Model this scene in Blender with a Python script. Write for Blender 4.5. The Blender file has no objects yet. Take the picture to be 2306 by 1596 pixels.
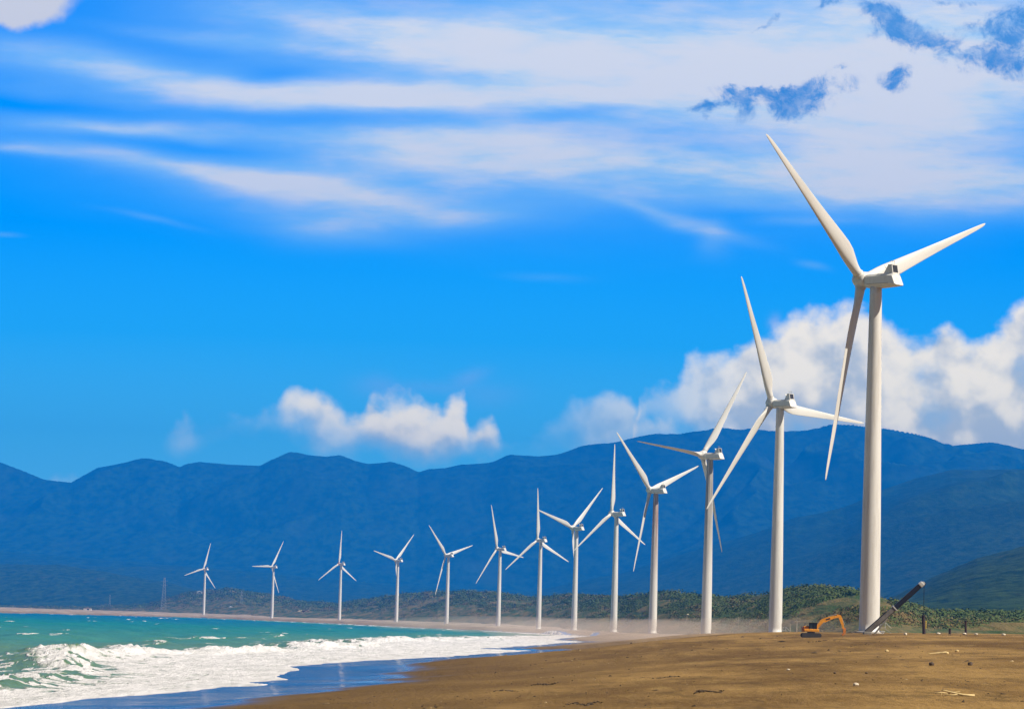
import bpy, bmesh, math, random
import numpy as np
from mathutils import Matrix, Vector

SC = bpy.context.scene
COL = SC.collection
R = math.radians

# ------------------------------------------------------------------ camera
FP = 7264.0                    # focal length for a picture 2306 units wide
EYE = 8.0
PITCH = math.atan(600 / FP)
ROLL = R(1.65)
CP, SP = math.cos(PITCH), math.sin(PITCH)
cam_d = bpy.data.cameras.new('camera')
cam = bpy.data.objects.new('camera', cam_d)
COL.objects.link(cam)
cam_d.sensor_width = 36
cam_d.lens = 36 * FP / 2306
cam_d.clip_start = 0.5
cam_d.clip_end = 60000
_r0, _u0, _f0 = Vector((1, 0, 0)), Vector((0, -SP, CP)), Vector((0, CP, SP))
_r = _r0 * math.cos(ROLL) + _u0 * math.sin(ROLL)
_u = _u0 * math.cos(ROLL) - _r0 * math.sin(ROLL)
cam.matrix_world = Matrix(((_r.x, _u.x, -_f0.x, 0), (_r.y, _u.y, -_f0.y, 0), (_r.z, _u.z, -_f0.z, EYE), (0, 0, 0, 1)))
SC.camera = cam


def ray(px, py):
    """survey reading (photo 2306 wide) -> (x/y, rise/y) seen from the tripod"""
    X, Y = px - 1153.0, 798.0 - py
    a = X * math.cos(ROLL) - Y * math.sin(ROLL)
    b = X * math.sin(ROLL) + Y * math.cos(ROLL)
    d = (a / FP, CP - SP * b / FP, SP + CP * b / FP)
    return d[0] / d[1], d[2] / d[1]


def at(px, py, D):
    u, v = ray(px, py)
    return Vector((u * D, D, EYE + v * D))


def onplane(px, py, z=0.0):
    u, v = ray(px, py)
    D = (z - EYE) / v
    return u * D, D


# ------------------------------------------------------------------ light
SUN_AZ, SUN_EL = R(115), R(48)          # azimuth clockwise from +Y
sun_d = bpy.data.lights.new('sun', 'SUN')
sun_d.energy = 5.0
sun_d.angle = R(0.55)
sun_d.color = (1.0, 0.94, 0.83)
sun = bpy.data.objects.new('sun', sun_d)
COL.objects.link(sun)
sd_ = Vector((math.sin(SUN_AZ) * math.cos(SUN_EL), math.cos(SUN_AZ) * math.cos(SUN_EL), math.sin(SUN_EL)))
sun.rotation_euler = sd_.to_track_quat('Z', 'Y').to_euler()
sun.location = (300, -200, 500)

SC.view_settings.view_transform = 'Standard'
SC.view_settings.look = 'None'
SC.view_settings.exposure = 0.4
SC.view_settings.gamma = 1.0
SC.view_settings.use_curve_mapping = False
SC.cycles.max_bounces = 6
SC.cycles.diffuse_bounces = 2
SC.cycles.glossy_bounces = 2
SC.cycles.volume_bounces = 2
SC.cycles.sample_clamp_indirect = 6
SC.cycles.use_denoising = True


# ------------------------------------------------------------------ node helper
class NT:
    def __init__(self, tree):
        self.t = tree
        self.n = tree.nodes
        self.l = tree.links

    def add(self, typ, **kw):
        n = self.n.new(typ)
        for k, v in kw.items():
            setattr(n, k, v)
        return n

    def put(self, sock, val):
        if isinstance(val, bpy.types.NodeSocket):
            self.l.new(val, sock)
        elif val is not None:
            sock.default_value = val

    def math(self, op, a, b=None, c=None, clamp=False):
        n = self.add('ShaderNodeMath', operation=op)
        n.use_clamp = clamp
        self.put(n.inputs[0], a)
        self.put(n.inputs[1], b)
        self.put(n.inputs[2], c)
        return n.outputs[0]

    def vmath(self, op, a, b=None, out=0):
        n = self.add('ShaderNodeVectorMath', operation=op)
        self.put(n.inputs[0], a)
        self.put(n.inputs[1], b)
        return n.outputs[out]

    def scale(self, a, s):
        n = self.add('ShaderNodeVectorMath', operation='SCALE')
        self.put(n.inputs[0], a)
        self.put(n.inputs[3], s)
        return n.outputs[0]

    def mix(self, f, a, b, blend='MIX'):
        n = self.add('ShaderNodeMix', data_type='RGBA', blend_type=blend)
        self.put(n.inputs[0], f)
        self.put(n.inputs[6], a)
        self.put(n.inputs[7], b)
        return n.outputs[2]

    def noise(self, vec, scale, detail=4, rough=0.5, dist=0.0, dim='3D', out=0):
        n = self.add('ShaderNodeTexNoise', noise_dimensions=dim)
        self.put(n.inputs['Vector'], vec)
        self.put(n.inputs['Scale'], scale)
        self.put(n.inputs['Detail'], detail)
        self.put(n.inputs['Roughness'], rough)
        self.put(n.inputs['Distortion'], dist)
        return n.outputs[out]

    def sstep(self, x, a, b, lo=0.0, hi=1.0, kind='SMOOTHSTEP'):
        n = self.add('ShaderNodeMapRange', interpolation_type=kind)
        self.put(n.inputs[0], x)
        self.put(n.inputs[1], a)
        self.put(n.inputs[2], b)
        self.put(n.inputs[3], lo)
        self.put(n.inputs[4], hi)
        return n.outputs[0]

    def mapping(self, vec, loc=(0, 0, 0), rot=(0, 0, 0), sc=(1, 1, 1), kind='POINT'):
        n = self.add('ShaderNodeMapping', vector_type=kind)
        self.put(n.inputs[0], vec)
        n.inputs[1].default_value = loc
        n.inputs[2].default_value = rot
        n.inputs[3].default_value = sc
        return n.outputs[0]

    def ramp(self, f, stops):
        n = self.add('ShaderNodeValToRGB')
        e = n.color_ramp.elements
        while len(e) < len(stops):
            e.new(0.5)
        for el, (p, c) in zip(e, stops):
            el.position = p
            el.color = (c[0], c[1], c[2], 1)
        self.put(n.inputs[0], f)
        return n.outputs[0]

    def curve(self, f, pts):
        n = self.add('ShaderNodeFloatCurve')
        c = n.mapping.curves[0]
        while len(c.points) < len(pts):
            c.points.new(0.5, 0.5)
        for p, (x, y) in zip(c.points, sorted(pts)):
            p.location = (x, y)
            p.handle_type = 'AUTO_CLAMPED'
        n.mapping.update()
        self.put(n.inputs[1], f)
        return n.outputs[0]


# ------------------------------------------------------------------ world: sky and clouds
def build_world():
    w = bpy.data.worlds.new('World')
    SC.world = w
    w.use_nodes = True
    w.node_tree.nodes.clear()
    k = NT(w.node_tree)
    out = k.add('ShaderNodeOutputWorld')
    bg = k.add('ShaderNodeBackground')
    bg.inputs[1].default_value = 0.1
    k.l.new(bg.outputs[0], out.inputs[0])
    w.cycles.sampling_method = 'MANUAL'
    w.cycles.sample_map_resolution = 512

    sky = k.add('ShaderNodeTexSky', sky_type='NISHITA')
    sky.sun_disc = False
    sky.sun_elevation = SUN_EL
    sky.sun_rotation = SUN_AZ
    sky.air_density = 1.0
    sky.dust_density = 0.4
    sky.ozone_density = 3.0

    tc = k.add('ShaderNodeTexCoord')
    d = tc.outputs['Generated']
    sep = k.add('ShaderNodeSeparateXYZ')
    k.l.new(d, sep.inputs[0])
    dx, dy, dz = sep.outputs
    dyc = k.math('MAXIMUM', dy, 0.08)
    u = k.math('DIVIDE', k.math('MULTIPLY', dx, 100), dyc)      # hundredths of the tangent of the bearing
    v = k.math('DIVIDE', k.math('MULTIPLY', dz, 100), dyc)      # ... and of the height angle
    cb = k.add('ShaderNodeCombineXYZ')
    k.put(cb.inputs[0], u)
    k.put(cb.inputs[1], v)
    P = cb.outputs[0]
    front = k.sstep(dy, 0.75, 0.93)
    high = k.sstep(v, 24, 60)
    frontlow = k.math('MULTIPLY', front, k.math('SUBTRACT', 1.0, high))

    # clear blue by height angle for the part of the sky over the bay
    t = k.math('DIVIDE', v, 24.0, clamp=True)
    clear = k.ramp(t, [(0.0, (3.6, 9.5, 10.5)), (0.22, (1.6, 8.2, 11.0)), (0.36, (0.3, 5.4, 11.2)), (0.5, (0.0, 3.5, 10.8)),
                       (0.65, (0.0, 2.85, 9.8)), (0.8, (0.0, 2.45, 9.0)), (1.0, (0.0, 2.1, 8.2))])
    dome = k.mix(1.0, sky.outputs[0], (0.30, 0.31, 0.33, 1), 'MULTIPLY')
    base = k.mix(frontlow, dome, clear)

    UN = 100 / FP

    def blob(acc, px, py, rx, ry, ang, amp, vec):
        a, b = ray(px, py)
        m = k.mapping(vec, (a * 100, b * 100, 0), (0, 0, R(-ang) + ROLL), (rx * UN, ry * UN, 1), 'TEXTURE')
        q = k.vmath('DOT_PRODUCT', m, m, 1)
        g = k.math('POWER', 0.3679, q)
        return k.math('MULTIPLY_ADD', g, amp, acc)

    # ---- high thin streaks
    wn = k.noise(k.mapping(P, sc=(0.10, 0.25, 1)), 1.0, 3, 0.5, out=1)
    Pw = k.vmath('ADD', P, k.vmath('MULTIPLY', k.vmath('SUBTRACT', wn, (0.5, 0.5, 0.5)), (4.0, 1.6, 0)))
    env = 0.0
    for (x, y, rx, ry, an, am) in [
        (1400, 230, 900, 240, 3, 0.36), (600, 330, 600, 160, 6, 0.14), (1500, 40, 760, 150, 0, 0.55), (1500, 190, 560, 75, -3, 0.75), (1350, 120, 380, 80, 0, 0.5), (2150, 120, 420, 170, 0, 0.9),
        (1900, 250, 500, 70, 0, 0.55), (2150, 405, 420, 62, 2, 1.0), (1700, 400, 420, 50, 0, 0.6), (2000, 320, 420, 40, 0, 0.25),
        (1150, 360, 420, 62, 3, 0.75), (720, 420, 360, 50, 6, 0.6), (740, 500, 160, 34, 4, 0.45), (420, 370, 380, 24, 9, 0.55),
        (100, 335, 90, 12, 8, 0.35), (1050, 470, 420, 26, 0, 0.32), (1700, 450, 420, 25, 2, 0.3),
        (130, 125, 240, 40, 10, 0.6), (480, 190, 320, 38, 7, 0.62), (830, 225, 300, 30, 2, 0.55),
        (320, 285, 170, 18, 4, 0.5), (140, 270, 200, 26, 6, 0.3), (700, 300, 420, 24, 4, 0.22), (120, 200, 260, 24, 8, 0.2),
        (700, 45, 360, 48, 6, 0.45), (480, 85, 240, 18, 7, 0.3), (900, 110, 340, 45, 2, 0.35),
        (620, 172, 130, 22, 4, -0.3), (780, 266, 330, 24, 4, -0.36), (420, 318, 200, 18, 6, -0.22), (130, 225, 260, 26, 8, -0.16),
        (1500, 330, 260, 30, 0, -0.15), (1330, 268, 120, 22, -8, -0.3), (1600, 487, 220, 15, 2, -0.15),
        (1560, 505, 110, 14, 14, 0.35), (1590, 530, 34, 26, 60, 0.3), (1470, 480, 120, 10, 14, 0.25),
        (1800, 495, 140, 9, 0, 0.25), (1815, 585, 36, 8, 14, 0.3), (1230, 625, 90, 12, 0, 0.12), (350, 488, 90, 7, 12, 0.2),
        (15, 520, 40, 7, 0, 0.25), (930, 340, 200, 40, 0, 0.2),
    ]:
        env = blob(env, x, y, rx, ry, an, am, Pw)
    st = k.noise(k.mapping(Pw, rot=(0, 0, R(5)), sc=(0.09, 0.62, 1)), 1.0, 6, 0.58)
    st2 = k.noise(k.mapping(P, rot=(0, 0, R(2)), sc=(0.35, 1.5, 1)), 1.0, 5, 0.6)
    tex = k.math('ADD', k.sstep(st, 0.26, 0.74, 0.74, 1.16, 'LINEAR'), k.math('MULTIPLY', k.math('SUBTRACT', st2, 0.5), 0.6))
    ci = k.math('MULTIPLY', env, tex)
    ci_a = k.sstep(ci, 0.02, 1.02, 0.0, 0.95, 'LINEAR')
    cq = k.math('ADD', ci, k.math('ADD', k.math('MULTIPLY', k.math('SUBTRACT', st, 0.5), 1.3), k.math('MULTIPLY', k.math('SUBTRACT', st2, 0.5), 0.9)))
    ci_col = k.mix(k.sstep(cq, 0.3, 1.35), (3.7, 6.6, 8.6, 1), (8.1, 7.9, 7.4, 1))
    col = k.mix(k.math('MULTIPLY', ci_a, frontlow), base, ci_col)

    # bright puff in the upper left corner
    pw = k.noise(P, 0.9, 5, 0.55, out=1)
    Pp = k.vmath('ADD', P, k.scale(k.vmath('SUBTRACT', pw, (0.5, 0.5, 0.5)), 0.9))
    pf = blob(0.0, 40, 10, 135, 62, -8, 1.0, Pp)
    col = k.mix(k.math('MULTIPLY', k.sstep(pf, 0.28, 0.62), frontlow), col, (6.9, 6.6, 6.3, 1))

    # ---- ragged blue-grey gaps in the bright sheet
    hn = k.noise(P, 1.3, 9, 0.74, 0.4)
    hn2 = k.noise(P, 0.5, 3, 0.5)
    Ph = k.vmath('ADD', P, k.scale(k.vmath('SUBTRACT', k.noise(P, 0.7, 4, 0.55, out=1), (0.5, 0.5, 0.5)), 1.4))
    he = 0.0
    for (x, y, rx, ry, an, am) in [
        (2030, 65, 85, 42, 28, 1.2), (2120, 90, 80, 26, 12, 0.9), (1985, 30, 22, 26, 40, 0.7), (2250, 145, 75, 40, 10, 1.25), (2295, 70, 60, 60, 0, 1.15), (2215, 55, 55, 18, -14, 0.75),
        (1790, 232, 70, 32, 4, 1.15), (1850, 195, 80, 22, -14, 0.85), (1690, 208, 80, 15, 2, 1.05), (1590, 240, 62, 11, -26, 0.95),
        (1660, 235, 36, 26, 70, 0.65), (2018, 186, 34, 30, -10, 1.05), (1725, 57, 42, 9, -28, 0.8), (1870, 10, 40, 12, -16, 0.9), (2150, 2, 60, 10, 0, 0.55),
        (1895, 150, 40, 9, -30, 0.5), (2190, 95, 30, 12, -20, -0.5),
    ]:
        he = blob(he, x, y, rx, ry, an, am, Ph)
    hv = k.math('ADD', he, k.math('MULTIPLY', k.math('SUBTRACT', hn, 0.5), 2.5))
    h_a = k.math('MULTIPLY', k.sstep(hv, 0.25, 1.15), k.sstep(he, 0.08, 0.3))
    h_col = k.mix(hn2, (0.15, 1.8, 5.4, 1), (1.4, 3.4, 6.6, 1))
    col = k.mix(k.math('MULTIPLY', k.math('MULTIPLY', h_a, k.sstep(hn, 0.30, 0.62, 0.55, 1.0)), frontlow), col, h_col)

    # ---- heaped clouds low over the mountains
    def cv(pts):
        o = []
        for (x, y) in pts:
            a, b = ray(x, y)
            o.append(((a * 100 + 20) / 40, min(1, max(0, b * 100 / 16))))
        return o

    bn = k.noise(P, 0.5, 3, 0.5, out=1)
    Pb = k.vmath('ADD', P, k.scale(k.vmath('SUBTRACT', bn, (0.5, 0.5, 0.5)), 0.7))
    sb = k.add('ShaderNodeSeparateXYZ')
    k.l.new(Pb, sb.inputs[0])
    ub = k.math('DIVIDE', k.math('ADD', sb.outputs[0], 20.0), 40.0)
    vb = k.math('DIVIDE', sb.outputs[1], 16.0)
    top = k.curve(ub, cv([(-400, 1010), (330, 1010), (380, 950), (415, 932), (450, 955), (500, 925), (560, 925), (625, 910), (648, 868), (690, 868), (730, 892), (770, 915), (812, 918),
                          (835, 880), (880, 888), (900, 872), (935, 880), (965, 905), (995, 910), (1025, 872), (1045, 895), (1060, 940), (1090, 925), (1120, 965), (1145, 1000),
                          (1190, 990), (1250, 915), (1340, 880), (1400, 872), (1440, 920), (1500, 940), (1540, 965)]))
    top2 = k.curve(ub, cv([(-400, 1080), (1400, 1080), (1435, 890), (1480, 855), (1515, 850), (1545, 798), (1640, 795), (1700, 748), (1760, 720), (1800, 688), (1850, 700), (1925, 672),
                           (1990, 700), (2030, 752), (2080, 755), (2130, 730), (2190, 750), (2250, 715), (2306, 655), (2500, 560)]))
    bot = k.curve(ub, cv([(-400, 1000), (330, 1000), (420, 985), (520, 960), (640, 955), (720, 985), (800, 1005), (1000, 1022), (1150, 1020), (1200, 1010), (1300, 1010), (1540, 1000), (1560, 1080), (2500, 1080)]))
    bot2 = k.curve(ub, cv([(-400, 1090), (1420, 1090), (1440, 900), (1500, 930), (1560, 985), (1700, 1010), (1800, 1080), (1950, 1080), (2060, 1080), (2150, 1080), (2500, 1090)]))
    opa = k.curve(ub, [((a * 1.0), b) for a, b in
                       [(x, o) for x, o in [((ray(px, 950)[0] * 100 + 20) / 40, o) for px, o in
                        [(-400, 0.0), (350, 0.0), (415, 0.32), (470, 0.10), (540, 0.22), (630, 0.5), (670, 0.95), (780, 0.9), (850, 1), (1050, 1), (1110, 0.75), (1160, 0.2),
                         (1220, 0.15), (1300, 0.32), (1400, 0.55), (1500, 0.62), (1560, 0.7), (2600, 1.0)]]]])
    puff = k.noise(P, 1.15, 6, 0.52, 0.15)
    puffL = k.noise(k.vmath('ADD', P, (0.30, 0.42, 0)), 1.15, 3, 0.45, 0.15)
    big = k.noise(P, 0.42, 4, 0.5)
    bigL = k.noise(k.vmath('ADD', P, (0.7, 0.9, 0)), 0.42, 4, 0.5)
    pe = k.math('MULTIPLY', k.math('SUBTRACT', puff, 0.5), 0.09)
    dt = k.math('ADD', k.math('SUBTRACT', top, vb), pe)
    dt2 = k.math('ADD', k.math('SUBTRACT', top2, vb), pe)
    pe2 = k.math('MULTIPLY', k.math('SUBTRACT', big, 0.5), 0.16)
    db = k.math('ADD', k.math('SUBTRACT', vb, bot), pe2)
    db2 = k.math('ADD', k.math('SUBTRACT', vb, bot2), pe2)
    a1 = k.math('MULTIPLY', k.sstep(dt, -0.006, 0.042), k.sstep(db, -0.035, 0.055))
    a2 = k.math('MULTIPLY', k.sstep(dt2, -0.007, 0.042), k.sstep(db2, -0.05, 0.06))
    rel = k.math('MULTIPLY', k.math('SUBTRACT', puff, puffL), 1.5)
    relb = k.math('MULTIPLY', k.math('SUBTRACT', big, bigL), 1.9)
    # breaks in the big bank towards its foot
    br = k.sstep(k.math('ADD', dt2, k.math('MULTIPLY', k.math('SUBTRACT', big, 0.5), -1.0)), 0.18, 0.5, 1.0, 0.38)
    dm = k.math('MINIMUM', dt, 10.0)
    l1 = k.math('ADD', k.math('ADD', k.sstep(dt, 0.015, 0.13, 1.05, 0.12, 'LINEAR'), rel), relb)
    l2 = k.math('ADD', k.math('ADD', k.sstep(dt2, 0.02, 0.28, 1.0, -0.15, 'LINEAR'), rel), k.math('MULTIPLY', relb, 1.3))
    hgt = k.sstep(v, 5.5, 12.0, kind='LINEAR')
    lit = k.mix(hgt, (23.0, 18.8, 9.0, 1), (12.6, 10.8, 7.6, 1))
    shd = k.mix(hgt, (11.0, 10.2, 5.6, 1), (6.3, 6.2, 5.6, 1))
    c1 = k.mix(k.sstep(l1, 0.0, 1.0), shd, lit)
    c2 = k.mix(k.sstep(l2, 0.0, 1.0), shd, lit)
    col = k.mix(k.math('MULTIPLY', k.math('MULTIPLY', a2, br), k.math('MULTIPLY', frontlow, k.sstep(u, 4.2, 8.0, 0.55, 0.97))), col, c2)
    col = k.mix(k.math('MULTIPLY', k.math('MULTIPLY', a1, opa), frontlow), col, c1)
    # faint shreds above the middle cloud
    sh = blob(0.0, 860, 868, 60, 22, 0, 0.5, Pb)
    sh = blob(sh, 1060, 848, 40, 16, -10, 0.55, Pb)
    sh = blob(sh, 980, 870, 80, 16, 0, 0.3, Pb)
    sh = blob(sh, 1743, 722, 14, 12, -40, 0.8, Pb)
    sh = blob(sh, 1100, 890, 70, 24, 0, 0.3, Pb)
    col = k.mix(k.math('MULTIPLY', k.math('MULTIPLY', sh, 0.55), frontlow), col, (5.0, 6.3, 9.4, 1))

    # unseen broken cloud added over the rest of the dome to neutralise ambient light
    dn = k.noise(d, 2.6, 6, 0.58, 0.3)
    da = k.math('MULTIPLY', k.sstep(dn, 0.36, 0.62, 0.0, 0.8), k.math('SUBTRACT', 1.0, frontlow))
    da = k.math('MULTIPLY', da, k.sstep(dz, -0.02, 0.1))
    col = k.mix(da, col, (1.5, 1.45, 1.4, 1))
    k.l.new(col, bg.inputs[0])


build_world()


# ------------------------------------------------------------------ numpy noise
_rng = np.random.RandomState(7)
_perm = _rng.permutation(256)
_perm = np.concatenate([_perm, _perm, _perm])
_ga = _rng.rand(256) * 2 * np.pi
_gx, _gy = np.cos(_ga), np.sin(_ga)


def perlin(x, y):
    xi = np.floor(x).astype(int)
    yi = np.floor(y).astype(int)
    xf, yf = x - xi, y - yi
    xi &= 255
    yi &= 255
    a = xf * xf * xf * (xf * (xf * 6 - 15) + 10)
    b = yf * yf * yf * (yf * (yf * 6 - 15) + 10)

    def g(ix, iy, fx, fy):
        h = _perm[_perm[ix] + iy]
        return _gx[h] * fx + _gy[h] * fy
    n00 = g(xi, yi, xf, yf)
    n10 = g(xi + 1, yi, xf - 1, yf)
    n01 = g(xi, yi + 1, xf, yf - 1)
    n11 = g(xi + 1, yi + 1, xf - 1, yf - 1)
    return (n00 * (1 - a) + n10 * a) * (1 - b) + (n01 * (1 - a) + n11 * a) * b


def fbm(x, y, octv=4, gain=0.5):
    s = 0.0
    a = 1.0
    for i in range(octv):
        s = s + a * perlin(x * 2 ** i + 17.3 * i, y * 2 ** i - 9.1 * i)
        a *= gain
    return s


def sstep(x, a, b):
    t = np.clip((x - a) / (b - a), 0, 1)
    return t * t * (3 - 2 * t)


# ------------------------------------------------------------------ materials
def new_mat(name):
    m = bpy.data.materials.new(name)
    m.use_nodes = True
    k = NT(m.node_tree)
    b = k.n['Principled BSDF']
    return m, k, b


def plain(name, col, rough=0.6, metal=0.0, var=0.12, vscale=1.2):
    m, k, b = new_mat(name)
    tc = k.add('ShaderNodeTexCoord')
    n = k.noise(tc.outputs['Object'], vscale, 5, 0.6)
    c = k.mix(k.sstep(n, 0.3, 0.7), tuple(x * (1 - var) for x in col) + (1,), tuple(min(1, x * (1 + var)) for x in col) + (1,))
    k.put(b.inputs['Base Color'], c)
    b.inputs['Roughness'].default_value = rough
    b.inputs['Metallic'].default_value = metal
    return m


def turbine_white(name, stain=0.0, stain_col=(0.16, 0.10, 0.06), grime=0.32):
    m, k, b = new_mat(name)
    tc = k.add('ShaderNodeTexCoord')
    o = tc.outputs['Object']
    n1 = k.noise(k.mapping(o, sc=(1.2, 1.2, 0.10)), 1.0, 6, 0.6)
    n2 = k.noise(k.mapping(o, sc=(2.5, 2.5, 1.6)), 1.0, 5, 0.65)
    g = k.math('MULTIPLY', k.sstep(n1, 0.42, 0.72), grime)
    c = k.mix(g, (0.77, 0.735, 0.67, 1), (0.46, 0.40, 0.33, 1))
    c = k.mix(k.math('MULTIPLY', k.sstep(n2, 0.55, 0.75), grime * 0.6), c, (0.48, 0.36, 0.25, 1))
    if stain:
        sp = k.add('ShaderNodeSeparateXYZ')
        k.l.new(o, sp.inputs[0])
        hz = k.sstep(sp.outputs[2], 14, 60)
        sn = k.noise(k.mapping(o, sc=(1.6, 1.6, 0.05)), 1.0, 4, 0.6)
        f = k.math('MULTIPLY', k.math('MULTIPLY', hz, k.sstep(sn, 0.30, 0.55)), stain)
        c = k.mix(f, c, stain_col + (1,))
    k.put(b.inputs['Base Color'], c)
    b.inputs['Roughness'].default_value = 0.42
    return m


M = {}
M['white'] = turbine_white('turbine_paint')
M['tower'] = turbine_white('tower_paint', grime=0.42)
M['tower_rust'] = turbine_white('tower_paint_rust_streaked', 0.85, (0.30, 0.135, 0.07), 0.3)
M['tower_grime'] = turbine_white('tower_paint_grimy_top', 0.75, (0.16, 0.13, 0.10), 0.3)
M['pink'] = plain('pinkish_paint', (0.62, 0.36, 0.33), 0.5)
M['dark'] = plain('dark_opening', (0.012, 0.012, 0.014), 0.7)
M['cream'] = plain('cream_paint', (0.80, 0.70, 0.45), 0.5)
M['concrete'] = plain('concrete', (0.46, 0.42, 0.36), 0.85)
M['orange'] = plain('excavator_orange', (0.82, 0.32, 0.015), 0.5, 0, 0.18, 2.0)
M['ochre'] = plain('faded_orange', (0.62, 0.20, 0.03), 0.6, 0, 0.25, 2.0)
M['black'] = plain('black_steel', (0.007, 0.005, 0.006), 0.5)
M['rubber'] = plain('track_rubber', (0.05, 0.04, 0.03), 0.85)
M['steel'] = plain('grey_steel', (0.30, 0.27, 0.22), 0.5, 0.3, 0.25, 1.0)
M['boom_grey'] = plain('boom_grey', (0.17, 0.145, 0.115), 0.55, 0.1, 0.3, 0.8)
M['chrome'] = plain('bright_steel', (0.75, 0.72, 0.66), 0.3, 0.6)
M['glass'] = plain('dark_glass', (0.03, 0.035, 0.04), 0.12)
M['wood_dark'] = plain('weathered_dark_wood', (0.055, 0.030, 0.022), 0.9, 0, 0.35, 3.0)
M['wood_pale'] = plain('bleached_wood', (0.62, 0.45, 0.20), 0.85, 0, 0.25, 3.0)
M['wood_pole'] = plain('pole_wood', (0.42, 0.36, 0.26), 0.9)
M['stone'] = plain('pale_stone', (0.66, 0.56, 0.42), 0.9, 0, 0.25, 2.5)
M['stone_dark'] = plain('dark_stone', (0.10, 0.065, 0.04), 0.9, 0, 0.35, 2.5)
M['yellow'] = plain('yellow_strap', (0.80, 0.55, 0.08), 0.6)
M['lattice'] = plain('galvanised_steel', (0.32, 0.33, 0.34), 0.6)
M['wall'] = plain('pale_wall', (0.72, 0.66, 0.56), 0.8)
M['roof'] = plain('grey_roof', (0.30, 0.22, 0.17), 0.8)
M['roof_white'] = plain('white_roof', (0.80, 0.80, 0.80), 0.5)


# ------------------------------------------------------------------ mesh helpers
def obj_from_bm(name, bm, mat, parent=None, smooth=False, matrix=None):
    me = bpy.data.meshes.new(name)
    bmesh.ops.recalc_face_normals(bm, faces=bm.faces)
    bm.to_mesh(me)
    bm.free()
    if smooth:
        for p in me.polygons:
            p.use_smooth = True
    for m in (mat if isinstance(mat, (list, tuple)) else [mat]):
        me.materials.append(m)
    o = bpy.data.objects.new(name, me)
    COL.objects.link(o)
    if parent is not None:
        o.parent = parent
    if matrix is not None:
        o.matrix_local = matrix
    return o


def thing(name, label, cat, loc=(0, 0, 0), rz=0.0, group=None):
    o = bpy.data.objects.new(name, None)
    COL.objects.link(o)
    o.location = loc
    o.rotation_euler = (0, 0, rz)
    o.empty_display_size = 1
    return tag(o, label, cat, group)


def tag(o, label, cat, group=None):
    o['label'] = label
    o['category'] = cat
    if group:
        o['group'] = group
    return o


def box(bm, c, s, rot=None, bev=0.0):
    m = Matrix.Translation(c)
    if rot is not None:
        m = m @ rot
    r = bmesh.ops.create_cube(bm, size=1.0, matrix=m @ Matrix.Diagonal((s[0], s[1], s[2], 1)))
    if bev > 0:
        es = list({e for v in r['verts'] for e in v.link_edges})
        bmesh.ops.bevel(bm, geom=es, offset=bev, segments=2, affect='EDGES', profile=0.5)
    return r['verts']


def tube(bm, p, q, r0, r1=None, seg=10):
    p, q = Vector(p), Vector(q)
    r1 = r0 if r1 is None else r1
    ax = (q - p)
    L = ax.length
    rot = ax.to_track_quat('Z', 'Y').to_matrix().to_4x4()
    bmesh.ops.create_cone(bm, cap_ends=True, cap_tris=False, segments=seg, radius1=r0, radius2=r1, depth=L,
                          matrix=Matrix.Translation((p + q) / 2) @ rot)


def loft(bm, rings, cap=True):
    vr = [[bm.verts.new(p) for p in ring] for ring in rings]
    n = len(vr[0])
    for a, b in zip(vr[:-1], vr[1:]):
        for i in range(n):
            bm.faces.new((a[i], a[(i + 1) % n], b[(i + 1) % n], b[i]))
    if cap:
        bm.faces.new(list(reversed(vr[0])))
        bm.faces.new(vr[-1])
    return vr


def lathe(bm, prof, seg=32, axis='Z'):
    rings = []
    for (r, z) in prof:
        ring = []
        for i in range(seg):
            a = 2 * math.pi * i / seg
            if axis == 'Z':
                ring.append((r * math.cos(a), r * math.sin(a), z))
            else:
                ring.append((r * math.cos(a), z, r * math.sin(a)))
        rings.append(ring)
    loft(bm, rings)


def mesh_np(name, V, F, mat, smooth=True, attrs=None, facecols=None):
    me = bpy.data.meshes.new(name)
    V = np.asarray(V, np.float32)
    F = np.asarray(F, np.int32)
    me.vertices.add(len(V))
    me.vertices.foreach_set('co', V.ravel())
    k = F.shape[1]
    me.loops.add(F.size)
    me.loops.foreach_set('vertex_index', F.ravel())
    me.polygons.add(len(F))
    me.polygons.foreach_set('loop_start', np.arange(0, F.size, k, dtype=np.int32))
    me.polygons.foreach_set('use_smooth', np.full(len(F), smooth))
    me.update(calc_edges=True)
    for nm, arr in (attrs or {}).items():
        a = me.attributes.new(nm, 'FLOAT', 'POINT')
        a.data.foreach_set('value', np.asarray(arr, np.float32).ravel())
    me.materials.append(mat)
    o = bpy.data.objects.new(name, me)
    COL.objects.link(o)
    return o


def grid_faces(nr, nc):
    i = np.arange(nr - 1)[:, None] * nc + np.arange(nc - 1)[None, :]
    return np.stack([i, i + 1, i + nc + 1, i + nc], -1).reshape(-1, 4)


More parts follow.
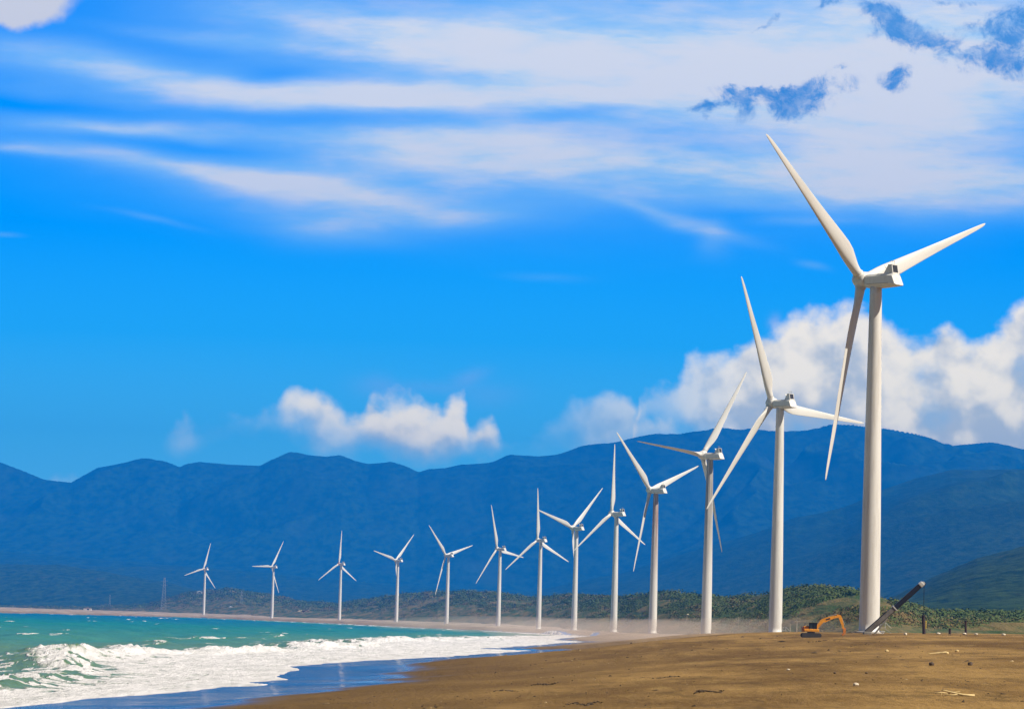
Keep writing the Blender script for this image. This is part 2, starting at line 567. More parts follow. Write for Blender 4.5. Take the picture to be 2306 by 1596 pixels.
# ------------------------------------------------------------------ coast line and beach height
SHORE_PX = [(0, 1592), (150, 1578), (400, 1554), (577, 1539.5), (545, 1536), (641, 1529), (585, 1522), (687, 1506.5), (655, 1500), (796, 1488), (1000, 1478), (1193, 1464), (1085, 1460), (1200, 1452), (1312, 1444),
            (1245, 1440), (1350, 1433), (1162, 1423), (1052, 1418), (881, 1410), (765, 1404), (649, 1399), (459, 1391), (190, 1384), (0, 1379.5)]
_sh = [onplane(*p) for p in SHORE_PX]
SHORE = np.array([(-62, -600), (-58, 0), (-52, 120)] + _sh + [(_sh[-1][0] - 900, _sh[-1][1] - 60), (-9000, _sh[-1][1] + 300)])
POLY = np.concatenate([SHORE, [(-9000, -600)]])
TURB = [  # base x, distance, base z, hub z, yaw, rotor phase
    (72.3, 641, 7.69, 77.9, 44, 68), (82.1, 980, 6.47, 76.3, 40, 95), (77.4, 1241, 3.78, 73.6, 49, 34), (72.4, 1579, 4.01, 73.7, 51, 70),
    (64.5, 1907, 3.32, 73.0, 52, 115), (47.8, 2216, 3.12, 72.8, 50, 45), (26.9, 2543, 2.45, 72.1, 45, 113), (-5.4, 2864, 1.78, 71.4, 53, 99),
    (-57.2, 3207, 1.54, 71.2, 50, 74), (-119.6, 3584, 1.83, 71.4, 53, 43), (-201.8, 3959, 2.11, 71.7, 52, 119), (-317.0, 4414, 2.77, 72.4, 54, 29),
    (-452.2, 4866, 3.30, 72.9, 51, 14)]
_tx = np.array([t[0] for t in TURB], float)
_ty = np.array([t[1] for t in TURB], float)
_tz = np.array([t[2] for t in TURB], float)


def shore_dist(x, y):
    x = np.asarray(x, float)
    y = np.asarray(y, float)
    best = np.full(x.shape, 1e18)
    for (ax, ay), (bx, by) in zip(SHORE[:-1], SHORE[1:]):
        ex, ey = bx - ax, by - ay
        t = np.clip(((x - ax) * ex + (y - ay) * ey) / (ex * ex + ey * ey), 0, 1)
        best = np.minimum(best, (x - ax - t * ex) ** 2 + (y - ay - t * ey) ** 2)
    ins = np.zeros(x.shape, bool)
    n = len(POLY)
    for i in range(n):
        ax, ay = POLY[i]
        bx, by = POLY[(i + 1) % n]
        c = ((ay > y) != (by > y)) & (x < (bx - ax) * (y - ay) / (by - ay + 1e-12) + ax)
        ins ^= c
    return np.sqrt(best) * np.where(ins, -1, 1)


_zy = [0, 120, 200, 300, 420, 520, 600, 700, 820, 1000, 1240, 1580, 2500, 5000, 9000]
_zz = [2.8, 3.8, 4.9, 6.2, 7.1, 7.7, 8.1, 8.3, 7.9, 7.3, 5.4, 5.2, 4.2, 4.0, 4.0]


def beach_height(x, y, s=None):
    s = shore_dist(x, y) if s is None else s
    zm = np.interp(y, _zy, _zz)
    sp = np.maximum(s, 0)
    wd = np.interp(y, [200, 420, 1250, 1700], [50, 57, 57, 43])
    land = zm * (1 - np.exp(-(sp / wd) ** 2.0)) + 0.014 * sp * np.exp(-sp / 30)
    # dunes behind the far beach
    da = np.interp(y, [1300, 1900, 2600, 3600, 4500, 9000], [0.0, 3.5, 8.5, 7.0, 2.2, 1.6])
    dn = fbm(x / 90, y / 160, 4)
    land = land + da * sstep(sp, 45, 330) * (0.8 + 0.7 * dn) + sstep(sp, 60, 200) * 1.2 * fbm(x / 45 + 3, y / 60, 4) * sstep(y, 900, 1500)
    # soft lumps, ruts and low ridges in the sand
    rough = sstep(sp, 6, 30)
    land = land + rough * (0.10 * fbm(x / 9, y / 14, 4) + 0.28 * fbm(x / 45 + 7, y / 70, 3)) * (1 - sstep(y, 560, 700) * 0.6)
    land = land + 0.004 * np.clip(sp - 82, 0, 60) * sstep(y, 350, 600) * (1 - sstep(y, 800, 1100))
    land = land - 0.70 * np.exp(-((x - 52) / 13) ** 2 - ((y - 575) / 45) ** 2)
    sea = -0.05 * np.abs(s) - 0.02
    z = np.where(s > 0, land, np.maximum(sea, -5))
    # level the pads round the turbines
    for tx, ty, tz in zip(_tx, _ty, _tz):
        w = np.exp(-((x - tx) ** 2 + ((y - ty) / 1.6) ** 2) / (2 * 22.0 ** 2)) * (s > 0)
        z = z * (1 - w) + tz * w
    return z


def gz(x, y):
    return float(beach_height(np.array([x]), np.array([y]))[0])


def build_beach():
    uc = np.concatenate([[-8, -5, -3, -2, -1.2, -0.7, -0.45, -0.3], np.linspace(-0.22, 0.22, 520), [0.3, 0.45, 0.7, 1.2, 2, 3, 5, 8]])
    yr = np.concatenate([[2, 5, 10, 20, 40, 70, 100, 130], np.geomspace(150, 6200, 560), [7000, 8200]])
    U, Y = np.meshgrid(uc, yr)
    X = np.clip(U * Y, -9000, 9000)
    s = shore_dist(X, Y)
    s = s + 2.2 * fbm(X / 18, Y / 34, 3) * np.clip(1 - np.abs(s) / 200, 0, 1)
    Z = beach_height(X, Y, s)
    wet = 1 - sstep((s + 4.5 * fbm(X / 7 + 5, Y / 40, 3)) * np.interp(Y, [700, 1100, 2000], [1, 2.0, 3.5]), 12, 25)
    damp = 1 - sstep(s + 9 * fbm(X / 14 - 5, Y / 50, 3), 18, 62)
    far = sstep(Y, 700, 1300)
    mat, k, b = new_mat('beach_sand')
    tc = k.add('ShaderNodeTexCoord')
    o = tc.outputs['Object']

    def at_(n):
        a = k.add('ShaderNodeAttribute')
        a.attribute_name = n
        return a.outputs['Fac']
    w, dmp, fr = at_('wet'), at_('damp'), at_('far')
    n1 = k.noise(k.mapping(o, sc=(0.06, 0.02, 0.06)), 1, 6, 0.6)
    n2 = k.noise(k.mapping(o, loc=(40, 0, 0), sc=(0.32, 0.075, 0.3)), 1, 7, 0.7)
    n3 = k.noise(k.mapping(o, sc=(2.6, 0.6, 2)), 1.0, 6, 0.75)
    n4 = k.noise(k.mapping(o, loc=(9, 3, 0), sc=(0.11, 0.06, 0.1)), 1, 8, 0.72, 0.6)
    dry = k.mix(k.sstep(n1, 0.36, 0.64), (0.150, 0.083, 0.024, 1), (0.335, 0.198, 0.062, 1))
    dry = k.mix(k.math('MULTIPLY', k.sstep(n2, 0.48, 0.68), 0.7), dry, (0.105, 0.064, 0.022, 1))
    dry = k.mix(k.math('MULTIPLY', k.sstep(n2, 0.46, 0.28), 0.5), dry, (0.42, 0.275, 0.09, 1))
    dry = k.mix(k.math('MULTIPLY', k.sstep(n4, 0.62, 0.70), 0.8), dry, (0.085, 0.052, 0.020, 1))
    dry = k.mix(k.math('MULTIPLY', k.sstep(n3, 0.52, 0.72), 0.55), dry, (0.11, 0.066, 0.022, 1))
    dry = k.mix(k.math('MULTIPLY', k.sstep(n3, 0.46, 0.30), 0.4), dry, (0.42, 0.27, 0.10, 1))
    dampc = k.mix(k.sstep(n2, 0.3, 0.7), (0.112, 0.064, 0.021, 1), (0.172, 0.100, 0.031, 1))
    c = k.mix(k.math('MULTIPLY', dmp, 0.9), dry, dampc)
    farc = k.mix(k.sstep(n1, 0.35, 0.68), (0.29, 0.21, 0.14, 1), (0.44, 0.34, 0.235, 1))
    c = k.mix(k.math('MULTIPLY', fr, k.math('SUBTRACT', 1.0, k.math('MULTIPLY', dmp, 0.5))), c, farc)
    c = k.mix(w, c, (0.055, 0.045, 0.035, 1))
    k.put(b.inputs['Base Color'], c)
    rg = k.math('ADD', k.sstep(w, 0.15, 0.9, 0.95, 0.07, 'LINEAR'), k.math('MULTIPLY', k.sstep(n2, 0.35, 0.75), 0.06))
    k.put(b.inputs['Roughness'], rg)
    k.put(b.inputs['Specular IOR Level'], k.sstep(w, 0.1, 0.8, 0.05, 0.55))
    bp = k.add('ShaderNodeBump')
    k.put(bp.inputs['Strength'], k.sstep(w, 0.0, 0.6, 0.9, 0.03))
    bp.inputs['Distance'].default_value = 0.4
    k.put(bp.inputs['Height'], k.math('ADD', k.math('MULTIPLY', n2, 1.5), k.math('MULTIPLY', n3, 0.5)))
    k.l.new(bp.outputs[0], b.inputs['Normal'])
    ob = mesh_np('beach', np.stack([X, Y, Z], -1).reshape(-1, 3), grid_faces(*X.shape), mat, True, {'wet': wet, 'damp': damp, 'far': far})
    ob['kind'] = 'structure'
    return ob


def build_sea():
    uc = np.concatenate([[-8, -5, -3, -2, -1.2, -0.7, -0.45, -0.33, -0.27], np.linspace(-0.23, 0.06, 760)])
    yr = np.concatenate([[2, 10, 30, 60, 100, 140, 170], np.geomspace(190, 5200, 900)])
    U, Y = np.meshgrid(uc, yr)
    X = np.clip(U * Y, -9000, 9000)
    s0 = shore_dist(X, Y)
    s = s0 + 2.2 * fbm(X / 18, Y / 34, 3) * np.clip(1 - np.abs(s0) / 200, 0, 1)
    off = -s                                   # metres seaward of the water's edge
    # wind sea
    n_big = fbm(X / 60, Y / 60, 2)
    Z = np.zeros_like(X)
    rs = np.random.RandomState(3)
    for i in range(12):
        wl = 9 * 1.27 ** i * 0.8
        ang = R(15) + rs.randn() * 0.45
        kx, ky = math.cos(ang) * 2 * math.pi / wl, math.sin(ang) * 2 * math.pi / wl
        ph = rs.rand() * 6.28 + n_big * 2.5
        c = np.cos(kx * X + ky * Y + ph)
        Z += 0.024 * wl ** 0.68 * (np.power(0.5 + 0.5 * c, 1.6) - 0.42)
    crest = Z.copy()
    Z *= sstep(off, 12, 60) * 0.9 + 0.1
    # line of breakers some way off the edge
    bl = 36 + 9 * fbm(X * 0 + 2.1, Y / 130, 3) + 7 * fbm(X * 0 + 7.7, Y / 38, 3)
    bl = bl * np.interp(Y, [0, 250, 330, 440, 543, 940, 1240, 1500, 1800, 2600, 5000], [0.25, 0.33, 0.5, 0.78, 0.98, 1.35, 1.3, 1.0, 0.6, 0.55, 0.5])
    bh = np.interp(Y, [0, 250, 420, 520, 900, 1400, 1800, 5000], [0.7, 0.8, 1.6, 1.75, 1.3, 0.9, 0.5, 0.4]) * np.clip(0.95 + 1.1 * fbm(X * 0 + 4.4, Y / 55, 3), 0.15, 2)
    q = off - bl
    hump = np.where(q < 0, np.exp(-(q / 2.6) ** 2), np.exp(-(q / 8.0) ** 2))
    Z += bh * hump * (0.85 + 0.35 * fbm(X / 2.2, Y / 5, 3))
    # second smaller line further out
    q2 = off - (bl + 34 + 8 * fbm(X * 0 + 11.0, Y / 70, 2))
    b2 = np.clip(fbm(X * 0 + 1.3, Y / 85, 3) * 2.0, 0, 1)
    hump2 = np.where(q2 < 0, np.exp(-(q2 / 2.2) ** 2), np.exp(-(q2 / 7) ** 2)) * b2
    Z += 0.9 * hump2 * (Y < 1500)
    # broken water between breakers and edge
    inner = sstep(off, -0.5, 3) * (1 - sstep(q, -4, 4))
    churn = fbm(X / 2.6, Y / 7, 4)
    Z += inner * (0.08 * churn + 0.16 * np.clip(fbm(X / 7, Y / 30, 3), 0, 1) * sstep(off, 5, 18))
    bed = beach_height(X, Y, s)
    run = np.maximum(bed, -0.05) + 0.07 + 0.03 * churn
    Z = np.where(off < 10, Z * sstep(off, 0, 10) + run * (1 - sstep(off, 0, 10)), Z)
    Z = np.where(off < 0, bed + 0.07 + off * 0.25, Z)
    Z = np.where(off < -12, bed - 2.5, Z)
    # foam cover
    lace = fbm(X / 3.0, Y / 8, 5, 0.6)
    lace2 = fbm(X / 9 + 4, Y / 30, 4)
    fo = sstep(q + 5 * lace + 6 * lace2, 9, -3) * np.clip(0.80 + 0.9 * (lace + 0.25) - 0.9 * np.clip(-lace2 - 0.22, 0, 1) * sstep(off, 8, 18), 0.0, 1.2)
    fo = fo * (1 - 0.75 * sstep(off / bl, 0.45, 0.95) * sstep(-lace - 0.5 * lace2, -0.12, 0.12) * (1 - sstep(Y, 380, 600)) * (q < 0))
    trail = sstep(q + 10 * lace2, 26, 4) * sstep(lace + 0.6 * lace2, 0.05, 0.35) * 0.85
    edge = (1 - sstep(np.abs(off - 0.8), 0.6, 3.0))
    fo = np.maximum(fo, trail)
    fo = np.maximum(fo, edge)
    fo = np.maximum(fo, hump2 * 1.3 * sstep(q2, 4, -1.5) * sstep(lace, -0.35, 0.05))
    ny = sstep(Y, 2100, 2700)
    fo = np.where(Y > 1500, np.maximum(fo * (1 - ny), (1 - sstep(off, 10 + 14 * np.clip(lace2 + .4, 0, 1), 22 + 14 * np.clip(lace2 + .4, 0, 1)))), fo)
    # white horses
    cap = crest + 0.55 * fbm(X / 14 + 1.7, Y / 26, 4) + 0.25 * fbm(X / 140, Y / 300, 2)
    crest = crest / (crest.std() + 1e-6) * 0.26
    cap = crest + 0.62 * fbm(X / 12 + 1.7, Y / 24, 4) + 0.25 * fbm(X / 140, Y / 300, 2)
    th = np.interp(Y, [200, 500, 1000, 2000, 4500], [0.72, 0.74, 0.74, 0.76, 0.78])
    wc = sstep(cap, th, th + 0.14) * sstep(lace, -0.35, 0.1)
    fo = np.clip(np.maximum(fo, wc * sstep(off, 20, 60)), 0, 1)
    mat, k, b = new_mat('sea_water')
    tc = k.add('ShaderNodeTexCoord')
    o = tc.outputs['Object']
    a = k.add('ShaderNodeAttribute')
    a.attribute_name = 'foam'
    a2 = k.add('ShaderNodeAttribute')
    a2.attribute_name = 'deep'
    n1 = k.noise(k.mapping(o, sc=(0.05, 0.02, 0.05)), 1, 5, 0.6)
    n2 = k.noise(k.mapping(o, sc=(0.5, 0.3, 0.5)), 1, 6, 0.65)
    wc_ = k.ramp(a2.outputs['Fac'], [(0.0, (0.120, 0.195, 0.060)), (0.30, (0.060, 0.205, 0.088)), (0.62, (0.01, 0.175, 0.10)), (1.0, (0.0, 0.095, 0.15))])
    wc_ = k.mix(k.math('MULTIPLY', k.sstep(n1, 0.4, 0.7), 0.45), wc_, k.mix(1.0, wc_, (0.55, 0.68, 0.75, 1), 'MULTIPLY'))
    wc_ = k.mix(k.math('MULTIPLY', k.sstep(n2, 0.45, 0.8), 0.4), wc_, k.mix(1.0, wc_, (0.6, 0.66, 0.6, 1), 'MULTIPLY'))
    ff = k.math('ADD', a.outputs['Fac'], k.math('MULTIPLY', k.math('SUBTRACT', n2, 0.5), 0.5))
    fac = k.sstep(ff, 0.30, 0.66)
    n5 = k.noise(k.mapping(o, sc=(0.9, 0.16, 0.9)), 1, 7, 0.7)
    n6 = k.noise(k.mapping(o, sc=(0.30, 0.035, 0.4)), 1, 5, 0.6)
    fcol = k.mix(k.sstep(k.math('ADD', k.math('MULTIPLY', n5, 0.5), k.math('MULTIPLY', n6, 0.5)), 0.40, 0.58), (0.58, 0.56, 0.53, 1), (0.80, 0.76, 0.73, 1))  # clumpy highlights and shaded creases painted into the foam colour
    c = k.mix(fac, wc_, fcol)
    k.put(b.inputs['Base Color'], c)
    k.put(b.inputs['Roughness'], k.sstep(fac, 0, 1, 0.32, 0.9))
    k.put(b.inputs['Specular IOR Level'], k.sstep(fac, 0, 1, 0.05, 0.0))
    bp = k.add('ShaderNodeBump')
    bp.inputs['Strength'].default_value = 0.8
    bp.inputs['Distance'].default_value = 0.8
    k.put(bp.inputs['Height'], k.math('ADD', n2, k.math('MULTIPLY', n5, k.math('MULTIPLY', fac, 1.2))))
    k.l.new(bp.outputs[0], b.inputs['Normal'])
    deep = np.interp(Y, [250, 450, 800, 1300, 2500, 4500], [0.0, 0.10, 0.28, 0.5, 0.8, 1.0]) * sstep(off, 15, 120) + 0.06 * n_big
    ob = mesh_np('sea', np.stack([X, Y, Z], -1).reshape(-1, 3), grid_faces(*X.shape), mat, True, {'foam': fo, 'deep': np.clip(deep, 0, 1)})
    ob['kind'] = 'structure'
    return ob


build_beach()
build_sea()

# ------------------------------------------------------------------ hills and mountains
_ru = np.array([t[0] / t[1] for t in TURB])[::-1]
_rd = np.array([t[1] for t in TURB], float)[::-1]


def row_dist(u):
    return np.interp(u, np.concatenate([[-0.25, -0.13], _ru]), np.concatenate([[5400, 5200], _rd]))


def prof(pts):
    a = np.array([ray(x, y) for x, y in pts])
    i = np.argsort(a[:, 0])
    return a[i, 0], a[i, 1]


P_NEAR = prof([(-600, 1366), (0, 1366), (190, 1368), (330, 1362), (430, 1334), (520, 1327), (610, 1341), (690, 1357), (770, 1360), (830, 1351), (890, 1340), (950, 1337), (1030, 1332),
               (1100, 1335), (1200, 1346), (1300, 1341), (1400, 1348), (1480, 1337), (1550, 1340), (1650, 1351), (1700, 1343), (1760, 1328), (1850, 1324), (1930, 1332), (2000, 1352),
               (2100, 1384), (2306, 1388), (2800, 1380)])
P_MID = prof([(-600, 1260), (0, 1271), (130, 1272), (250, 1290), (380, 1312), (480, 1338), (600, 1365), (900, 1372), (1500, 1380), (1850, 1385), (1930, 1372), (1990, 1358), (2050, 1330), (2100, 1307),
              (2200, 1266), (2306, 1240), (2800, 1200)])
P_UP = prof([(-600, 1230), (0, 1240), (300, 1265), (600, 1290), (900, 1320), (1200, 1330), (1400, 1290), (1550, 1245), (1700, 1205), (1790, 1172), (1900, 1150), (1990, 1110), (2060, 1088), (2140, 1073),
             (2200, 1076), (2306, 1074), (2800, 1050)])
P_FAR = prof([(-900, 960), (-300, 1010), (-60, 1030), (0, 1044), (60, 1066), (100, 1080), (160, 1086), (185, 1072), (220, 1053), (290, 1042), (335, 1034), (375, 1044), (405, 1056), (425, 1044), (450, 1040),
              (520, 1046), (585, 1049), (610, 1036), (650, 1021), (690, 1029), (735, 1034), (765, 1031), (800, 1041), (830, 1047), (880, 1041), (910, 1051), (942, 1068), (965, 1062), (1000, 1060), (1040, 1050),
              (1100, 1045), (1150, 1030), (1215, 1030), (1260, 1026), (1310, 1012), (1350, 1006), (1400, 1001), (1440, 992), (1480, 986), (1530, 987), (1580, 978), (1640, 971), (1690, 976), (1740, 981),
              (1800, 982), (1835, 977), (1870, 967), (1920, 966), (1990, 976), (2060, 990), (2100, 1002), (2125, 1013), (2170, 1011), (2230, 1010), (2270, 1017), (2306, 1029), (2500, 1060), (2900, 1050)])


def terrain(U, T):
    """T in 0..5 runs foot of dunes, near ridge, mid ridge, upper ridge, far crest, behind"""
    dr = row_dist(U)
    d0 = dr * 1.04 + 110
    dn = dr * 1.33 + 520
    dm = np.interp(U, [-0.2, -0.05, 0.05, 0.11, 0.2], [11500, 10000, 8200, 6200, 5200])
    du = np.interp(U, [-0.2, 0.0, 0.11, 0.2], [16500, 15000, 13000, 11500])
    df = 22000 + 0 * U
    db = 25500 + 0 * U
    D = [d0, dn, dm, du, df, db]
    x0 = U * d0
    h0 = beach_height(x0, d0) - 2.5
    H = [h0] + [EYE + np.interp(U, *P) * d for P, d in ((P_NEAR, dn), (P_MID, dm), (P_UP, du), (P_FAR, df))]
    H.append(H[4] * 0.75)
    i = np.clip(np.floor(T).astype(int), 0, 4)
    f = T - i
    Ds, Hs = np.stack(D), np.stack(H)
    take = lambda A, j: np.take_along_axis(A, j[None], 0)[0]
    dd = take(Ds, i) * (1 - f) + take(Ds, i + 1) * f
    w = f * f * (3 - 2 * f)
    w = np.where(i == 0, f ** 0.8, w)
    hh = take(Hs, i) * (1 - w) + take(Hs, i + 1) * w
    mid = 4 * f * (1 - f)
    # saddle between ridges, then spurs and gullies
    hh = hh - mid * np.where(i >= 1, 0.25, 0.0) * np.minimum(take(Hs, i), take(Hs, i + 1)) * np.where(i == 1, 0.6, 0.5)
    x = U * dd
    sc = np.clip(hh, 0, 1300)
    rid = 1 - np.abs(fbm(x / 1300 + 0.4 * fbm(x / 2000, dd / 2000, 2), dd / 4200, 4, 0.5)) * 2.0
    big = i >= 2
    hh = hh + np.where(big, 0.24 * sc * (rid - 0.6) * mid ** 1.6, 0)
    hh = hh + np.where(big, 4 * fbm(x / 260, dd / 500, 3), 0) * (0.35 + mid)
    hh = hh + np.where(i < 2, 3.2 * fbm(x / 70, dd / 120, 4) * sstep(T, 0.02, 0.3), 0)
    return x, dd, hh


def build_hills():
    u = np.concatenate([np.linspace(-0.5, -0.2, 60)[:-1], np.linspace(-0.2, 0.2, 900), np.linspace(0.2, 0.5, 60)[1:]])
    t = np.concatenate([np.linspace(0, 1, 70)[:-1], np.linspace(1, 2, 60)[:-1], np.linspace(2, 3, 70)[:-1], np.linspace(3, 4, 150)[:-1], np.linspace(4, 5, 12)])
    U, T = np.meshgrid(u, t)
    X, Y, Z = terrain(U, T)
    mat, k, b = new_mat('forested_slope')
    tc = k.add('ShaderNodeTexCoord')
    o = tc.outputs['Object']
    a = k.add('ShaderNodeAttribute')
    a.attribute_name = 'near'
    n0 = k.noise(k.mapping(o, sc=(1, 0.2, 1)), 0.0030, 6, 0.6)
    n1 = k.noise(k.mapping(o, sc=(1, 0.16, 1)), 0.022, 7, 0.7)
    n2 = k.noise(k.mapping(o, sc=(1, 0.15, 1)), 0.09, 5, 0.7)
    c = k.mix(k.sstep(n1, 0.35, 0.65), (0.005, 0.020, 0.008, 1), (0.026, 0.060, 0.016, 1))
    c = k.mix(k.math('MULTIPLY', k.sstep(n0, 0.52, 0.75), 0.5), c, (0.048, 0.070, 0.024, 1))
    bare = k.math('MULTIPLY', k.sstep(n1, 0.70, 0.78), k.sstep(n0, 0.5, 0.6))
    c = k.mix(k.math('MULTIPLY', bare, 0.7), c, (0.34, 0.24, 0.17, 1))
    am = k.add('ShaderNodeAttribute')
    am.attribute_name = 'mid'
    n3 = k.noise(k.mapping(o, sc=(1, 0.2, 1)), 0.05, 6, 0.75)
    mc = k.mix(k.sstep(n3, 0.34, 0.66), (0.006, 0.020, 0.010, 1), (0.046, 0.075, 0.024, 1))
    mc = k.mix(k.math('MULTIPLY', k.sstep(n1, 0.55, 0.72), 0.4), mc, (0.10, 0.08, 0.04, 1))
    c = k.mix(k.math('MULTIPLY', am.outputs['Fac'], 0.9), c, mc)
    nr = k.mix(k.sstep(n2, 0.38, 0.62), (0.045, 0.075, 0.018, 1), (0.17, 0.125, 0.045, 1))
    nr = k.mix(k.sstep(n1, 0.58, 0.75), nr, (0.30, 0.22, 0.125, 1))
    c = k.mix(a.outputs['Fac'], c, nr)
    k.put(b.inputs['Base Color'], c)
    b.inputs['Roughness'].default_value = 0.95
    b.inputs['Specular IOR Level'].default_value = 0.05
    bp = k.add('ShaderNodeBump')
    bp.inputs['Strength'].default_value = 1.0
    bp.inputs['Distance'].default_value = 2.5
    k.put(bp.inputs['Height'], k.math('ADD', n2, k.math('MULTIPLY', n1, 1.2)))
    k.l.new(bp.outputs[0], b.inputs['Normal'])
    near = 1 - sstep(T, 0.75, 1.15)
    ob = mesh_np('hills', np.stack([X, Y, Z], -1).reshape(-1, 3), grid_faces(*X.shape), mat, True, {'near': near, 'mid': (1 - sstep(T, 2.0, 3.1)) * sstep(T, 0.9, 1.3)})
    ob['kind'] = 'structure'


build_hills()


# ------------------------------------------------------------------ scrub on the low hills
def build_scrub():
    rs = np.random.RandomState(11)
    N = 19000
    u = rs.uniform(-0.185, 0.185, N)
    t = rs.uniform(0.06, 1.05, N)
    x, y, z = terrain(u, t)
    # thin cover on the dunes near the beach, dense on the slopes
    dens = 1.5 * fbm(x / 60 + 2, y / 260, 4) + np.interp(t, [0, 0.12, 0.35, 0.6, 2], [-0.6, -0.32, 0.02, 0.25, 0.5])
    keep = (dens > 0.02 * rs.randn(N)) & (y < 9000)
    x, y, z, t = x[keep], y[keep], z[keep], t[keep]
    N = len(x)
    hgt = rs.uniform(1.0, 2.8, N) * np.interp(t, [0.1, 0.5, 1.0, 2], [0.45, 0.95, 1.25, 1.8]) * np.interp(y, [1000, 2500, 6000], [0.9, 1.25, 2.0])
    wid = hgt * rs.uniform(1.3, 2.8, N)
    K = 50
    th = rs.uniform(0, 2 * np.pi, (N, K))
    ph = np.arccos(rs.uniform(-0.15, 1, (N, K)))
    rr = rs.uniform(0.55, 1.05, (N, K))
    cx = x[:, None] + wid[:, None] * rr * np.sin(ph) * np.cos(th)
    cy = y[:, None] + wid[:, None] * rr * np.sin(ph) * np.sin(th)
    cz = z[:, None] - 0.3 + hgt[:, None] * rr * np.cos(ph) * 1.0
    ls = (hgt[:, None] * rs.uniform(0.12, 0.27, (N, K)))
    n = np.stack([np.sin(ph) * np.cos(th), np.sin(ph) * np.sin(th), np.cos(ph) + 0.3], -1) + 0.18 * rs.randn(N, K, 3)
    n /= np.linalg.norm(n, axis=-1, keepdims=True)
    h = rs.randn(N, K, 3)
    a = np.cross(n, h)
    a /= np.linalg.norm(a, axis=-1, keepdims=True)
    bb = np.cross(n, a)
    C = np.stack([cx, cy, cz], -1)
    s3 = ls[..., None]
    V = np.stack([C - a * s3, C - bb * s3 * 0.7, C + a * s3, C + bb * s3 * 0.7], 2).reshape(-1, 3)
    F = np.arange(len(V)).reshape(-1, 4)
    tint = np.repeat(rs.rand(N)[:, None], K * 4, 1).ravel()
    dry = np.repeat(np.clip(rs.rand(N) * 0.85 + 0.5 * fbm(x / 80, y / 300, 3) + np.interp(t, [0.1, 0.3, 0.7], [0.45, 0.15, 0.0]) * np.interp(x / y, [0.03, 0.1], [1, 0.3]), 0, 1)[:, None], K * 4, 1).ravel()
    mat, k, b = new_mat('scrub_leaves')
    a1 = k.add('ShaderNodeAttribute')
    a1.attribute_name = 'tint'
    a2 = k.add('ShaderNodeAttribute')
    a2.attribute_name = 'dry'
    c = k.mix(a1.outputs['Fac'], (0.055, 0.088, 0.022, 1), (0.100, 0.128, 0.030, 1))
    c = k.mix(k.sstep(a2.outputs['Fac'], 0.6, 0.95), c, (0.20, 0.135, 0.05, 1))
    k.put(b.inputs['Base Color'], c)
    b.inputs['Roughness'].default_value = 0.8
    b.inputs['Specular IOR Level'].default_value = 0.15
    ob = mesh_np('scrub', V, F, mat, False, {'tint': tint, 'dry': dry})
    ob['kind'] = 'stuff'
    ob['label'] = 'dense green and olive scrub covering the low hills behind the beach'
    ob['category'] = 'scrub'


build_scrub()


# ------------------------------------------------------------------ wind turbines
def blade_mesh():
    bm = bmesh.new()
    secs = [(1.35, 1.90, 1.0, 0.50), (2.6, 1.90, 1.0, 0.50), (3.6, 2.05, 0.85, 0.47), (5.2, 2.60, 0.55, 0.40), (7.0, 3.10, 0.38, 0.34), (8.8, 3.22, 0.31, 0.31), (11.5, 3.02, 0.27, 0.30),
            (15, 2.68, 0.24, 0.30), (19, 2.30, 0.22, 0.30), (24, 1.88, 0.20, 0.30), (29, 1.50, 0.18, 0.30), (34, 1.15, 0.17, 0.30), (38, 0.84, 0.16, 0.30), (40, 0.60, 0.15, 0.31), (40.8, 0.34, 0.14, 0.34), (41.05, 0.10, 0.14, 0.4)]
    rings = []
    n = 22
    for (r, c, th, le) in secs:
        tw = R(np.interp(r, [1.3, 6, 12, 25, 41], [15, 13, 8, 3, 0]))
        bl = np.interp(r, [2.6, 7.5], [0, 1])
        ring = []
        for i in range(n):
            a = 2 * math.pi * i / n
            cx = 0.5 - 0.5 * math.cos(a)                       # 0 = leading edge, 1 = trailing edge
            ell = 0.5 * math.sin(a)
            tx = 5 * (0.2969 * math.sqrt(cx) - 0.126 * cx - 0.3516 * cx ** 2 + 0.2843 * cx ** 3 - 0.1015 * cx ** 4)
            foil = tx * (1.0 if math.sin(a) >= 0 else -1.0) * 1.0
            yy = (ell * (1 - bl) + foil * bl) * c * th
            xx = (cx - le) * c
            ring.append((xx * math.cos(tw) + yy * math.sin(tw), -xx * math.sin(tw) + yy * math.cos(tw) , r))
        rings.append(ring)
    loft(bm, rings)
    return bm


def nacelle_bm():
    bm = bmesh.new()
    # local axes: +Y upwind, X right, Z up, origin on the tower axis at hub height

    def ring(y, hw, top, crease, bot, bw, sl=0.0):
        return [(-bw, y + sl, bot), (bw, y + sl, bot), (hw, y + sl * 0.7, crease), (hw * 0.97, y, top - 0.55), (hw * 0.72, y - 0, top - 0.08), (0, y, top),
                (-hw * 0.72, y, top - 0.08), (-hw * 0.97, y, top - 0.55), (-hw, y + sl * 0.7, crease)]
    rings = [ring(2.25, 1.05, 1.15, -0.45, -0.95, 0.75), ring(1.9, 1.32, 1.38, -0.50, -1.22, 0.85), ring(1.0, 1.48, 1.45, -0.52, -1.32, 0.95), ring(-1.6, 1.50, 1.45, -0.55, -1.32, 0.95),
             ring(-4.0, 1.50, 1.42, -0.68, -1.22, 1.0, -0.2), ring(-5.0, 1.46, 1.36, -0.76, -1.10, 1.1, -0.9), ring(-5.15, 1.40, 1.30, -0.78, -1.00, 1.05, -0.95)]
    loft(bm, rings)
    return bm


